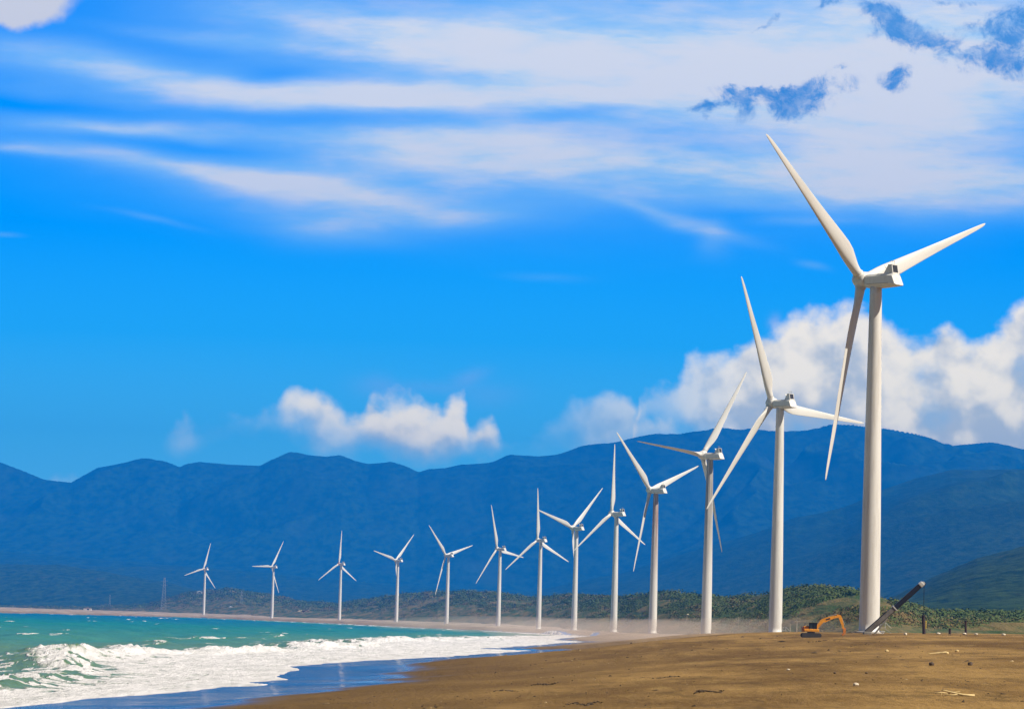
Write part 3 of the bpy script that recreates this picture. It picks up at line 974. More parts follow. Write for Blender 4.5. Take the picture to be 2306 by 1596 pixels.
def cooler_bm():
    bm = bmesh.new()
    # wedge-fronted hood with an open face towards the back
    yb = -5.05
    for sx in (-1, 1):
        x0, x1 = sorted((sx * 0.78, sx * 0.96))
        lo = [(x0, yb, 1.22), (x0, -2.6, 1.22), (x0, -3.8, 3.05), (x0, yb + 0.35, 3.05)]
        hi = [(x1, p[1], p[2]) for p in lo]
        loft(bm, [lo, hi])
    box(bm, (0, -4.25, 3.06), (1.92, 1.0, 0.14))
    box(bm, (0, -3.3, 2.10), (1.56, 0.10, 2.1), Matrix.Rotation(R(-33), 4, 'X'))
    box(bm, (0, yb + 0.08, 1.36), (1.56, 0.18, 0.3))
    return bm


def hub_bm():
    bm = bmesh.new()
    # local: Y along the shaft (upwind +), origin at rotor centre
    lathe(bm, [(0.9, -1.55), (1.42, -1.45), (1.60, -0.9), (1.66, 0.0), (1.60, 0.7), (1.35, 1.35), (0.95, 1.8), (0.45, 2.05), (0.02, 2.12)], 36, 'Y')
    for kk in range(3):
        a = kk * 2 * math.pi / 3
        d = Vector((math.sin(a), 0, math.cos(a)))
        tube(bm, d * 0.9, d * 1.62, 1.16, 1.06, 28)
        tube(bm, d * 1.60, d * 1.78, 1.12, 1.12, 28)
    return bm


def tower_bm():
    bm = bmesh.new()
    H = 68.9
    prof_ = [(2.12, -3.0), (2.12, 0.0)]
    zs = np.linspace(0, H, 37)
    for z in zs:
        r = np.interp(z, [0, 22, 46, H], [2.05, 1.86, 1.52, 1.18])
        prof_.append((r, z + 0.001))
    lathe(bm, prof_, 48)
    return bm


T_LABELS = [
    'largest and nearest white wind turbine, crane boom leaning across its foot',
    'second largest white wind turbine, standing just left of the orange excavator',
    'white wind turbine with grimy upper tower and one blade hidden behind it',
    'white wind turbine with brown rust streak running down its tower',
    'white wind turbine with upright blade, between the rust-streaked one and the tip of the surf',
    'white wind turbine behind the surf tip, a lower blade hanging close along its tower',
    'white wind turbine with straight upright blade, third to the left of the rust-streaked one',
    'white wind turbine whose right blade crosses the lower left blade of its right neighbour',
    'white wind turbine with Y-shaped rotor, fifth tower from the far left end of the row',
    'white wind turbine with lower blade hidden behind tower, fourth from the far left end',
    'small white wind turbine with pinkish hub and upright blade, third from far left end',
    'small white wind turbine with one blade level to the left, second from far left end',
    'smallest and farthest white wind turbine at the far left end of the row',
]
MT = {'tower': tower_bm(), 'nacelle': nacelle_bm(), 'cooler': cooler_bm(), 'hub': hub_bm(), 'blade': blade_mesh()}


def turbine_proto():
    t = thing('wind_turbine', T_LABELS[0], 'wind turbine', group='wind turbines along the beach')
    tw = obj_from_bm('tower', MT['tower'], M['tower'], t, True)
    bm = bmesh.new()
    lathe(bm, [(2.9, -3.0), (2.9, 0.22), (2.75, 0.32), (2.2, 0.34)], 40)
    obj_from_bm('foundation', bm, M['concrete'], t)
    bm = bmesh.new()
    box(bm, (1.98, -0.5, 2.3), (0.16, 1.0, 2.1), None, 0.02)
    obj_from_bm('door', bm, M['steel'], tw)
    bm = bmesh.new()
    box(bm, (2.6, -0.5, 1.15), (1.1, 1.2, 0.12))
    for i in range(4):
        box(bm, (3.2 + i * 0.3, -0.5, 0.92 - i * 0.24), (0.3, 1.1, 0.07))
    for sx in (-1.05, 0.05):
        tube(bm, (2.2, sx, 1.2), (2.2, sx, 2.2), 0.03, None, 6)
        tube(bm, (3.1, sx, 1.2), (3.1, sx, 2.2), 0.03, None, 6)
        tube(bm, (2.2, sx, 2.2), (3.1, sx, 2.2), 0.03, None, 6)
        tube(bm, (3.1, sx, 2.2), (4.3, sx, 1.1), 0.03, None, 6)
    obj_from_bm('steps', bm, M['chrome'], t)
    na = obj_from_bm('nacelle', MT['nacelle'], M['white'], t)
    co = obj_from_bm('cooler_hood', MT['cooler'], M['white'], na)
    bm = bmesh.new()
    box(bm, (0, -4.80, 2.22), (1.54, 0.12, 1.62), Matrix.Rotation(R(-11), 4, 'X'))
    obj_from_bm('radiator', bm, M['dark'], na)
    bm = bmesh.new()
    for sx in (-0.55, 0.0, 0.5):
        tube(bm, (sx, -4.2, 3.1), (sx, -4.2, 3.85), 0.035, 0.03, 8)
        box(bm, (sx, -4.2, 3.85), (0.30, 0.10, 0.10))
    obj_from_bm('wind_sensor', bm, M['steel'], na)
    bm = bmesh.new()
    box(bm, (0, -1.55, -0.585), (3.03, 5.6, 0.07))
    obj_from_bm('seam_trim', bm, M['steel'], na)
    obj_from_bm('hub', MT['hub'], M['white'], t, True)
    for i in range(3):
        if i == 0:
            b0 = obj_from_bm('blade', MT['blade'], M['white'], t, True)
        else:
            b = b0.copy()
            COL.objects.link(b)
            b.parent = t
    return t


PITCHED = {1241: 68}          # blade pitch away from flat, in degrees


def pose(t, spec):
    x, y, zb, zh, yaw, ph = spec
    t.location = (x, y, zb)
    ya = R(yaw)
    tilt = R(5)
    n = Vector((-math.sin(ya) * math.cos(tilt), math.cos(ya) * math.cos(tilt), math.sin(tilt)))
    r = Vector((math.cos(ya), math.sin(ya), 0))
    up = r.cross(n)
    H = zh - zb
    frame = Matrix(((r.x, n.x, up.x), (r.y, n.y, up.y), (r.z, n.z, up.z))).to_4x4()
    level = Matrix.Rotation(ya, 4, 'Z')
    for c in t.children:
        nm = c.name.split('.')[0]
        if nm == 'nacelle':
            c.matrix_local = Matrix.Translation((0, 0, H - 0.25)) @ level
        elif nm == 'hub':
            c.matrix_local = Matrix.Translation(Vector((0, 0, H)) + n * 3.7) @ frame @ Matrix.Rotation(R(ph), 4, 'Y')
    bl = [c for c in t.children if c.name.split('.')[0] == 'blade']
    for i, c in enumerate(bl):
        c.matrix_local = Matrix.Translation(Vector((0, 0, H)) + n * 3.7) @ frame @ Matrix.Rotation(R(ph + 120 * i), 4, 'Y') @ Matrix.Rotation(R(-PITCHED.get(round(y), 8)), 4, 'Z')


def copy_tree(o, parent=None):
    c = o.copy()
    COL.objects.link(c)
    c.parent = parent
    for ch in o.children:
        copy_tree(ch, c)
    return c


T0 = turbine_proto()
turbs = [T0] + [copy_tree(T0) for _ in TURB[1:]]
for i, (t, s) in enumerate(zip(turbs, TURB)):
    t['label'] = T_LABELS[i]
    pose(t, s)
for idx, mt in ((3, 'tower_rust'), (2, 'tower_grime')):
    for c in turbs[idx].children:
        if c.name.split('.')[0] == 'tower':
            c.data = c.data.copy()
            c.data.materials[0] = M[mt]
            c['label'] = 'tower streaked with brown rust' if idx == 3 else 'tower stained dark near the top'


for c in turbs[10].children:
    if c.name.split('.')[0] == 'hub':
        c.data = c.data.copy()
        c.data.materials[0] = M['pink']
        c['label'] = 'hub discoloured pinkish'


# ------------------------------------------------------------------ excavator
def excavator():
    x, y = at(1826, 1440, 582).x, 582.0
    z = gz(x, y)
    t = thing('excavator', 'orange tracked excavator with arched boom resting on the sand between two turbines', 'excavator', (x, y, z), 0)
    for sy in (-1, 1):
        bm = bmesh.new()
        pts = []
        for i in range(28):
            a = 2 * math.pi * i / 28
            pts.append((1.35 * (1 if math.cos(a) > 0 else -1) + 0.42 * math.cos(a), 0.42 + 0.42 * math.sin(a)))
        loft(bm, [[(p[0], sy * 1.15 - 0.28, p[1]) for p in pts], [(p[0], sy * 1.15 + 0.28, p[1]) for p in pts]])
        obj_from_bm('track', bm, M['rubber'], t)
    bm = bmesh.new()
    box(bm, (0, 0, 0.62), (1.6, 1.75, 0.5), None, 0.05)
    tube(bm, (0, 0, 0.8), (0, 0, 1.05), 0.7, None, 20)
    obj_from_bm('undercarriage', bm, M['steel'], t)
    bm = bmesh.new()
    box(bm, (0.0, 0, 1.32), (2.7, 2.4, 0.52), None, 0.08)
    box(bm, (-0.55, 0.55, 1.82), (1.5, 1.2, 0.5), None, 0.08)
    body = obj_from_bm('body', bm, M['orange'], t)
    bm = bmesh.new()
    rg = []
    for zz in (1.02, 1.9):
        rg.append([(-1.36, -1.18, zz), (-1.36, 1.18, zz), (-1.62, 0.9, zz), (-1.72, 0, zz), (-1.62, -0.9, zz)])
    loft(bm, rg)
    obj_from_bm('counterweight', bm, M['ochre'], t)
    bm = bmesh.new()
    cx0, cx1, cy0, cy1, z0, z1 = -0.35, 1.05, -1.15, -0.15, 1.58, 2.62
    for px_ in (cx0, 0.4, cx1):
        for py_ in (cy0, cy1):
            box(bm, (px_ - (0.15 if px_ == cx1 else 0), py_, (z0 + z1) / 2), (0.10, 0.10, z1 - z0))
    box(bm, (0.28, (cy0 + cy1) / 2, z1 + 0.04), (1.5, 1.12, 0.09), None, 0.03)
    cab = obj_from_bm('cab', bm, M['black'], t)
    bm = bmesh.new()
    box(bm, (0.28, (cy0 + cy1) / 2, (z0 + z1) / 2), (1.18, 0.92, z1 - z0 - 0.04))
    obj_from_bm('window', bm, M['glass'], cab)

    def beam(name, pts, wid, mat):
        bm_ = bmesh.new()
        rings = []
        for i, (px_, pz_, hh) in enumerate(pts):
            a = Vector(pts[max(0, i - 1)][:2])
            b = Vector(pts[min(len(pts) - 1, i + 1)][:2])
            dd = (b - a).normalized()
            nn = Vector((-dd.y, dd.x)) * hh / 2
            rings.append([(px_ + nn.x, -wid, pz_ + nn.y), (px_ + nn.x, wid, pz_ + nn.y), (px_ - nn.x, wid, pz_ - nn.y), (px_ - nn.x, -wid, pz_ - nn.y)])
        loft(bm_, rings)
        return obj_from_bm(name, bm_, mat, t)
    boom = beam('boom', [(0.75, 1.35, 0.45), (1.3, 2.15, 0.62), (1.95, 2.95, 0.80), (2.7, 3.33, 0.72), (3.8, 3.72, 0.52), (4.95, 3.98, 0.36)], 0.24, M['orange'])
    stick = beam('stick', [(4.55, 4.15, 0.34), (5.1, 3.95, 0.62), (5.35, 3.35, 0.55), (5.62, 2.5, 0.42), (5.82, 1.7, 0.30)], 0.20, M['orange'])
    for p, q, rr, par in (((0.95, -0.34, 1.25), (2.35, -0.34, 2.85), 0.10, boom), ((0.95, 0.34, 1.25), (2.35, 0.34, 2.85), 0.10, boom),
                          ((3.0, 0, 3.85), (4.6, 0, 4.30), 0.09, boom), ((5.3, -0.02, 4.0), (6.0, -0.02, 2.5), 0.08, stick)):
        bm = bmesh.new()
        tube(bm, p, q, rr, None, 10)
        obj_from_bm('hydraulic_ram', bm, M['steel'], par)
    bm = bmesh.new()
    box(bm, (3.0, -0.25, 3.42), (0.75, 0.03, 0.26), Matrix.Rotation(R(-18), 4, 'Y'))
    obj_from_bm('side_plate', bm, M['wood_dark'], boom)
    bm = bmesh.new()
    pr = [(5.75, 1.85), (6.15, 1.95), (6.25, 1.35), (6.1, 0.75), (5.7, 0.55), (5.45, 0.75), (5.75, 1.05)]
    loft(bm, [[(p[0], -0.45, p[1]) for p in pr], [(p[0], 0.45, p[1]) for p in pr]])
    obj_from_bm('bucket', bm, M['ochre'], stick)


excavator()


# ------------------------------------------------------------------ crane
def crane():
    D = 596.0
    foot = at(1952, 1424, D)
    tip = at(2076, 1314, D)
    joint = at(2015, 1369, D)
    g = gz(foot.x, D)
    t = thing('mobile_crane', 'telescopic crane with grey and black boom raised beside the nearest turbine', 'crane', (foot.x, D, g - 0.4), 0)
    o = Vector((foot.x, D, g - 0.4))
    f, j, e = foot - o, joint - o, tip - o
    ax = (e - f).normalized()
    nz = Vector((-ax.z, 0, ax.x))

    def sec(name, p, q, h, w, mat, parent=t):
        bm = bmesh.new()
        rings = []
        for P in (p, q):
            rings.append([P + nz * h / 2 + Vector((0, -w / 2, 0)), P + nz * h / 2 + Vector((0, w / 2, 0)), P - nz * h * 0.3 + Vector((0, w / 2, 0)), P - nz * h / 2 + Vector((0, w * 0.2, 0)),
                          P - nz * h / 2 + Vector((0, -w * 0.2, 0)), P - nz * h * 0.3 + Vector((0, -w / 2, 0))])
        loft(bm, rings)
        return obj_from_bm(name, bm, mat, parent)
    lo = sec('lower_boom', f - ax * 0.6, j + ax * 0.05, 0.9, 0.75, M['boom_grey'])
    bm = bmesh.new()
    for s in (-0.33, 0.0, 0.33):
        tube(bm, f + nz * (0.53 + 0.0) + Vector((0, s, 0)), j + nz * 0.53 - ax * 1.5 + Vector((0, s, 0)), 0.05, None, 6)
    obj_from_bm('hose', bm, M['black'], lo)
    up = sec('upper_boom', j, e - ax * 0.5, 0.92, 0.8, M['black'])
    bm = bmesh.new()
    for P in (j - ax * 0.02,):
        box(bm, P, (0.22, 0.98, 1.16), Matrix.Rotation(-math.atan2(ax.z, ax.x), 4, 'Y'), 0.03)
    obj_from_bm('collar', bm, M['chrome'], up)
    bm = bmesh.new()
    rt = Matrix.Rotation(-math.atan2(ax.z, ax.x), 4, 'Y')
    box(bm, e - ax * 0.15, (0.8, 0.95, 0.95), rt, 0.12)
    tube(bm, e + ax * 0.25 + Vector((0, -0.3, -0.1)), e + ax * 0.25 + Vector((0, 0.3, -0.1)), 0.38, None, 18)
    hd = obj_from_bm('boom_head', bm, M['chrome'], t)
    bm = bmesh.new()
    box(bm, e + ax * 0.35 + Vector((0.15, 0, -0.35)), (0.7, 0.5, 0.35), rt, 0.05)
    obj_from_bm('sheave_block', bm, M['black'], hd)
    pb = at(2080, 1386, D)
    bm = bmesh.new()
    tube(bm, e + ax * 0.3 + Vector((0.2, 0, -0.3)), pb - o, 0.045, None, 6)
    obj_from_bm('hoist_cable', bm, M['black'], t)
    # lift ram under the boom, low slewing base behind the crest
    bm = bmesh.new()
    tube(bm, f + Vector((1.4, -0.1, -0.2)), f + ax * 4.6 - nz * 0.55, 0.17, None, 12)
    obj_from_bm('lift_ram', bm, M['steel'], t)
    bm = bmesh.new()
    lathe(bm, [(1.1, -0.6), (1.1, 0.12), (0.95, 0.2)], 28)
    box(bm, f + Vector((0.1, 0, -0.15)), (1.5, 1.2, 0.7), None, 0.1)
    obj_from_bm('turntable', bm, M['steel'], t)
    bm = bmesh.new()
    box(bm, f + Vector((2.9, 0.3, 0.25)), (0.75, 0.6, 0.26), None, 0.06)
    box(bm, f + Vector((2.9, 0.3, 0.0)), (0.12, 0.4, 0.5))
    obj_from_bm('outrigger', bm, M['chrome'], t)


crane()


# ------------------------------------------------------------------ posts, poles, masts
def ground_at(px, py, lo=150.0, hi=900.0):
    """first meeting of a sight line with the sand"""
    u, v = ray(px, py)
    D = np.geomspace(lo, hi, 4000)
    dz = EYE + v * D - beach_height(u * D, D)
    i = np.argmax(dz < 0)
    if dz[i] >= 0:
        i = int(np.argmin(dz))
    return Vector((u * D[i], D[i], float(beach_height(np.array([u * D[i]]), np.array([D[i]]))[0])))


def post(px, top, w, lean, label, D=592.0, mark=False):
    b = at(px, 1428, D)
    g = gz(b.x, D)
    h = (at(px, top, D).z - g)
    t = thing('wooden_post', label, 'post', (b.x, D, g), 0, 'dark posts on the beach crest')
    bm = bmesh.new()
    rings = []
    for i, f in enumerate((-0.12, 0.0, 0.3, 0.6, 0.85, 1.0)):
        rr = w * (0.5 - 0.05 * f) * (1 + 0.06 * math.sin(i * 2.1))
        rings.append([(lean * f * h + rr * math.cos(a), rr * math.sin(a), f * h) for a in [2 * math.pi * q / 10 for q in range(10)]])
    loft(bm, rings)
    obj_from_bm('shaft', bm, M['wood_dark'], t)
    bm = bmesh.new()
    tube(bm, (lean * h * 0.9, 0, h * 0.90), (lean * h * 0.92, 0, h * 0.94), w * 0.56, None, 10)
    obj_from_bm('band', bm, M['black'], t)
    if mark:
        bm = bmesh.new()
        box(bm, (lean * 0.45 * h + w * 0.62, -0.1, h * 0.47), (0.16, 0.2, 1.35), None, 0.03)
        box(bm, (lean * 0.45 * h + w * 0.62, -0.1, h * 0.66), (0.24, 0.26, 0.22), None, 0.05)
        obj_from_bm('strap', bm, M['yellow'], t)


post(2081, 1384, 0.62, -0.065, 'tallest dark post under the crane cable with a yellow strap hanging on it', mark=True)
post(2139, 1414, 0.48, 0.0, 'shortest dark post, standing between two taller dark posts')
post(2175, 1396, 0.46, -0.03, 'middle-height dark post at the right end of the three posts')

POLES = [(1779, 1404, 1.0), (1794, 1389, 1.0), (1916, 1404, 1.0), (1994, 1402, 1.0), (1546, 1382, 1.0), (1662, 1388, 1.0), (1679, 1394, 1.0), (1970, 1408, 1.0)]
PLAB = ['short bare utility pole just left of a taller pole with a crossarm, behind the excavator', 'tall utility pole with a crossarm behind the excavator',
        'bare utility pole between the excavator arm and the nearest turbine', 'utility pole seen just right of the crane boom',
        'utility pole with a pale lamp head between the rust-streaked turbine and the grimy one', 'utility pole with a crossarm, right of the grimy-topped turbine tower',
        'shorter utility pole right of a pole with a crossarm, left of the excavator', 'short utility pole seen under the crane boom']
for i, ((px, top, _w), lab) in enumerate(zip(POLES, PLAB)):
    D = 1060.0 if px > 1700 else (1720.0 if px < 1600 else 1480.0)
    b = at(px, 1418, D)
    g = gz(b.x, D)
    h = at(px, top, D).z - g
    t = thing('utility_pole', lab, 'pole', (b.x, D, g), 0, 'utility poles behind the beach')
    bm = bmesh.new()
    tube(bm, (0, 0, -0.5), (0, 0, h), 0.17, 0.12, 8)
    obj_from_bm('shaft', bm, M['wood_pole'], t)
    bm = bmesh.new()
    if i in (1, 5):
        box(bm, (0, -0.15, h - 0.5), (2.6, 0.12, 0.16))
        box(bm, (0, -0.15, h - 1.4), (1.8, 0.12, 0.16))
        obj_from_bm('crossarm', bm, M['wood_pole'], t)
    elif i == 4:
        box(bm, (0.5, -0.2, h - 0.1), (1.1, 0.5, 0.6), None, 0.1)
        obj_from_bm('lamp_head', bm, M['cream'], t)
    else:
        box(bm, (0, -0.15, h - 0.3), (1.0, 0.12, 0.14))
        obj_from_bm('crossarm', bm, M['wood_pole'], t)


def lattice(px, base, top, D, label):
    b = at(px, base, D)
    u = b.x / D
    h = at(px, top, D).z - b.z
    t = thing('lattice_tower', label, 'pylon', (b.x, D, b.z), 0, 'lattice towers on the far shore')
    w0, w1 = h * 0.085, h * 0.018
    bm = bmesh.new()
    th = h * 0.0028
    for sx in (-1, 1):
        for sy in (-1, 1):
            tube(bm, (sx * w0, sy * w0, -4), (sx * w1, sy * w1, h), th, th * 0.8, 6)
    obj_from_bm('mast', bm, M['lattice'], t)
    bm = bmesh.new()
    nb = 12
    for i in range(nb):
        f0, f1 = i / nb, (i + 1) / nb
        a0, a1 = w0 + (w1 - w0) * f0, w0 + (w1 - w0) * f1
        for sy in (-1, 1):
            tube(bm, (-a0, sy * a0, f0 * h), (a1, sy * a1, f1 * h), th * 0.6, None, 5)
            tube(bm, (a0, sy * a0, f0 * h), (-a1, sy * a1, f1 * h), th * 0.6, None, 5)
            tube(bm, (-a0, sy * a0, f0 * h), (a0, sy * a0, f0 * h), th * 0.6, None, 5)
    obj_from_bm('bracing', bm, M['lattice'], t)
    for f in (0.78, 0.90):
        bm = bmesh.new()
        box(bm, (0, 0, f * h), (h * 0.20, th * 2, th * 2.2))
        obj_from_bm('crossarm', bm, M['lattice'], t)


lattice(368, 1376, 1300, 5600, 'tall thin lattice tower at the far left, left of the farthest turbine')
lattice(543, 1372, 1329, 5500, 'lattice tower against the dark hill between the two farthest turbines')
lattice(247, 1360, 1338, 5900, 'smallest faint lattice tower at the far left shore')


# ------------------------------------------------------------------ small far buildings and wrecks
def shed(name, px, py, D, size, label, wall, roof, cat='building'):
    b = at(px, py, D)
    t = thing(name, label, cat, (b.x, D, b.z), 0)
    w, dpt, h = size
    bm = bmesh.new()
    box(bm, (0, 0, h / 2 - 1.5), (w, dpt, h + 3))
    wl = obj_from_bm('wall', bm, M[wall], t)
    bm = bmesh.new()
    e = 0.5
    loft(bm, [[(-w / 2 - e, -dpt / 2 - e, h), (0, -dpt / 2 - e, h * 1.45), (w / 2 + e, -dpt / 2 - e, h)], [(-w / 2 - e, dpt / 2 + e, h), (0, dpt / 2 + e, h * 1.45), (w / 2 + e, dpt / 2 + e, h)]])
    obj_from_bm('roof', bm, M[roof], t)
    bm = bmesh.new()
    box(bm, (w * 0.1, -dpt / 2 - 0.05, h * 0.4), (w * 0.22, 0.12, h * 0.7))
    obj_from_bm('doorway', bm, M['dark'], wl)


shed('hut', 449, 1334, 6700, (11, 7, 2.6), 'small white-roofed hut on the dark hill left of the farthest turbine', 'wall', 'roof_white')
shed('hut', 519, 1371, 5300, (5, 5, 3.5), 'small white hut on the far dunes right of the farthest turbine', 'roof_white', 'roof_white')
shed('hut', 197, 1373, 5100, (12, 6, 3.0), 'pale ruined hut on the dunes at the far left shore', 'wall', 'roof')


def heap(px, py, D, label, scale=1.0, seed=1):
    b = at(px, py, D)
    rnd = random.Random(seed)
    t = thing('driftwood_heap', label, 'driftwood', (b.x, D, b.z), 0)
    for i in range(7):
        bm = bmesh.new()
        a = rnd.uniform(-0.5, 0.5)
        L = rnd.uniform(4, 12) * scale
        c = Vector((rnd.uniform(-7, 7) * scale, rnd.uniform(-2, 2), rnd.uniform(0.4, 2.6) * scale))
        d = Vector((math.cos(a), rnd.uniform(-0.4, 0.4), math.sin(a)))
        tube(bm, c - d * L / 2, c + d * L / 2, 0.65 * scale, 0.35 * scale, 8)
        obj_from_bm('log', bm, M['wood_dark'] if i % 3 else M['wood_pole'], t)


heap(680, 1378, 4150, 'dark heap of driftwood on the dunes left of the turbine with pinkish hub', 1.0, 4)


def boat(px, py, D, L, label):
    b = at(px, py, D)
    t = thing('beached_boat', label, 'boat', (b.x, D, b.z), 0.2)
    bm = bmesh.new()
    rings = []
    for f in np.linspace(-1, 1, 9):
        w = 0.16 * L * (1 - abs(f) ** 2.2) + 0.02
        sh = 0.10 * L + 0.05 * L * f * f
        rings.append([(f * L / 2, -w, sh), (f * L / 2, w, sh), (f * L / 2, w * 0.6, 0.03 * L), (f * L / 2, 0, 0.015 * L * abs(f)), (f * L / 2, -w * 0.6, 0.03 * L)])
    loft(bm, rings)
    obj_from_bm('hull', bm, M['wood_dark'], t)
    bm = bmesh.new()
    box(bm, (0, 0, 0.125 * L), (0.05 * L, 0.3 * L, 0.02 * L))
    box(bm, (-0.2 * L, 0, 0.125 * L), (0.05 * L, 0.26 * L, 0.02 * L))
    obj_from_bm('thwart', bm, M['wood_pole'], t)


boat(440, 1385.5, 4780, 12, 'dark beached boat at the foot of the farthest turbine')


# ------------------------------------------------------------------ stones, logs, branch
def stone(px, py, w, h, label, mat='stone', seed=0, D=None, name='stone', cat='stone', group=None):
    p = ground_at(px, py) if D is None else Vector((at(px, py, D).x, D, gz(at(px, py, D).x, D)))
    s = w / FP * p.y / 2
    hz = h / FP * p.y
    rnd = random.Random(seed * 7 + 3)
    bm = bmesh.new()
    bmesh.ops.create_icosphere(bm, subdivisions=3, radius=1.0)
    off = rnd.uniform(0, 50)
    for v in bm.verts:
        c = v.co.copy()
        nn = float(fbm(np.array([c.x * 1.3 + off]), np.array([c.y * 1.3 + c.z * 1.7]), 3)[0])
        v.co *= 1 + 0.38 * nn
        v.co.x *= s
        v.co.y *= s * 0.9
        v.co.z = v.co.z * hz * 0.62 + hz * 0.38
    o = obj_from_bm(name, bm, M[mat], None, True)
    o.location = p
    return tag(o, label, cat, group)


G = 'pale stones along the beach crest'
stone(2039, 1433, 7, 6, 'small pale stone on the crest right of the crane boom foot', seed=1, D=560, group=G)
stone(2113, 1430, 9, 4, 'flat pale stone on the crest between the tallest and shortest dark posts', seed=2, D=575, group=G)
stone(2172, 1430, 9, 4, 'flat pale stone on the crest below the right-hand dark post', seed=3, D=575, group=G)
stone(2198, 1430, 8, 4, 'flat pale stone on the crest just right of the right-hand dark post', seed=4, D=575, group=G)
stone(2260, 1430, 9, 4, 'flat pale stone alone at the far right end of the crest', seed=5, D=575, group=G)
stone(2098, 1498, 11, 9, 'rounded brown stone on the sand below the pale driftwood log', 'stone_dark', 6)
stone(2185, 1498, 11, 9, 'rounded brown stone on the sand, right-hand one of a pair of brown stones', 'stone_dark', 7)
stone(1927, 1544, 12, 8, 'white stone on the open sand left of the dead branch', 'stone', 8)
stone(1997, 1467, 8, 5, 'small ochre lump on sand left of the pale driftwood log', 'wood_pale', 9)
stone(2155, 1467, 8, 5, 'small ochre lump on sand right of the pale driftwood log', 'wood_pale', 10)
stone(1880, 1516, 6, 4, 'small dark pebble on the sand, left one of two', 'stone_dark', 11)
stone(1951, 1516, 6, 4, 'small dark pebble on the sand, right one of two', 'stone_dark', 12)
stone(1775, 1508, 8, 3, 'flat pinkish stone on the sand below the excavator', 'stone', 13)
stone(1422, 1442, 5, 3, 'tiny dark stone at the edge of the foam tip', 'stone_dark', 14)


def seaweed(px, py, L_px, label, seed, n=46):
    """a strip of washed-up weed, or of shadow built as weed: many small wads lying on the sand"""
    p = ground_at(px, py)
    sc = p.y / FP
    rnd = random.Random(seed)
    bm = bmesh.new()
    for i in range(n):
        f = rnd.gauss(0, 0.25)
        xx = f * L_px * sc
        yy = rnd.gauss(0, 0.9) + math.sin(f * 9 + seed) * 2.2
        r = rnd.uniform(0.03, 0.10) * (1.15 - min(1, abs(f) * 1.4))
        zz = gz(p.x + xx, p.y + yy) - p.z
        m = Matrix.Translation((xx, yy, zz + r * 0.2)) @ Matrix.Rotation(rnd.uniform(0, 6), 4, 'Z') @ Matrix.Diagonal((r * rnd.uniform(1.2, 3.2), r * 1.2, r * rnd.uniform(0.5, 1.0), 1))
        bmesh.ops.create_icosphere(bm, subdivisions=1, radius=1.0, matrix=m)
    for v in bm.verts:
        v.co += Vector((rnd.uniform(-1, 1), rnd.uniform(-1, 1), rnd.uniform(-0.5, 0.8))) * 0.05
    o = obj_from_bm('weed_or_shadow_strip', bm, M['weed'])
    o.location = p
    tag(o, label, 'seaweed')


M['weed'] = plain('dry_seaweed_and_shadow', (0.085, 0.052, 0.022), 0.95, 0, 0.4, 2.0)
seaweed(1140, 1556, 95, 'long dark strip of seaweed on the brown sand, below a thinner strip', 15, 80)
seaweed(1225, 1540, 70, 'thin dark strip of seaweed above the long strip', 16, 34)
seaweed(1316, 1585, 80, 'dark brown strip of seaweed nearest the bottom edge', 17, 60)
seaweed(1490, 1526, 110, 'long broken strip of seaweed in the middle of the sand', 18, 50)
seaweed(1590, 1557, 80, 'strip of seaweed on the sand between the middle strip and the white stone', 21, 44)
seaweed(1850, 1443, 90, 'low dark weed wads standing in for the shadow line before the excavator tracks', 19, 40)  # shadow line on the sand, built as a strip of dark wads


def log(px, py, L_px, label):
    p = ground_at(px, py)
    L = L_px / FP * p.y
    bm = bmesh.new()
    rings = []
    for i, f in enumerate(np.linspace(0, 1, 10)):
        rr = L * (0.012 + 0.085 * f ** 1.2) * (1 if f < 0.97 else 0.6)
        c = Vector(((f - 0.5) * L, 0.3 * math.sin(f * 3), rr * 0.6 + 0.02))
        rings.append([(c.x, c.y + rr * math.cos(a) * 1.2, c.z + rr * math.sin(a)) for a in [2 * math.pi * q / 12 for q in range(12)]])
    loft(bm, rings)
    o = obj_from_bm('driftwood_log', bm, M['wood_pale'], None, True)
    o.location = p
    tag(o, label, 'driftwood')


log(2113, 1472, 46, 'pale tapering driftwood log lying on the sand above two brown stones')


def branch():
    p = ground_at(2150, 1566)
    k = p.y / FP
    t = thing('driftwood_branch', 'dead yellow branch with broken twigs lying on the sand at lower right', 'branch', p, 0)

    def limb(nm, pts, r0, r1, par=t):
        bm = bmesh.new()
        n = len(pts)
        rings = []
        for i, (a, b, c) in enumerate(pts):
            rr = (r0 + (r1 - r0) * i / (n - 1)) * k
            rings.append([(a * k, b * k * 3 + rr * math.cos(q), max(0, b * 0) + c * k + rr * math.sin(q)) for q in [2 * math.pi * w / 8 for w in range(8)]])
        loft(bm, rings)
        return obj_from_bm(nm, bm, M['wood_pale'], par, True)
    st = limb('stem', [(-30, 0, 12), (-18, 1, 10), (0, 2, 6), (20, 0, 2.5), (44, -2, 1.5)], 1.3, 3.0)
    limb('twig', [(-46, -2, 5), (-30, 0, 6.5), (-10, 2, 5)], 0.8, 1.4, st)
    limb('twig', [(-33, -6, -1), (-31, -3, 3), (-28, 1, 8)], 1.2, 0.8, st)
    limb('twig', [(-24, -3, 1), (-5, -2, 2), (6, 0, 3.5)], 1.0, 1.2, st)
    limb('twig', [(-4, 3, 7), (6, 4, 9), (14, 5, 9.5)], 0.9, 0.5, st)


branch()

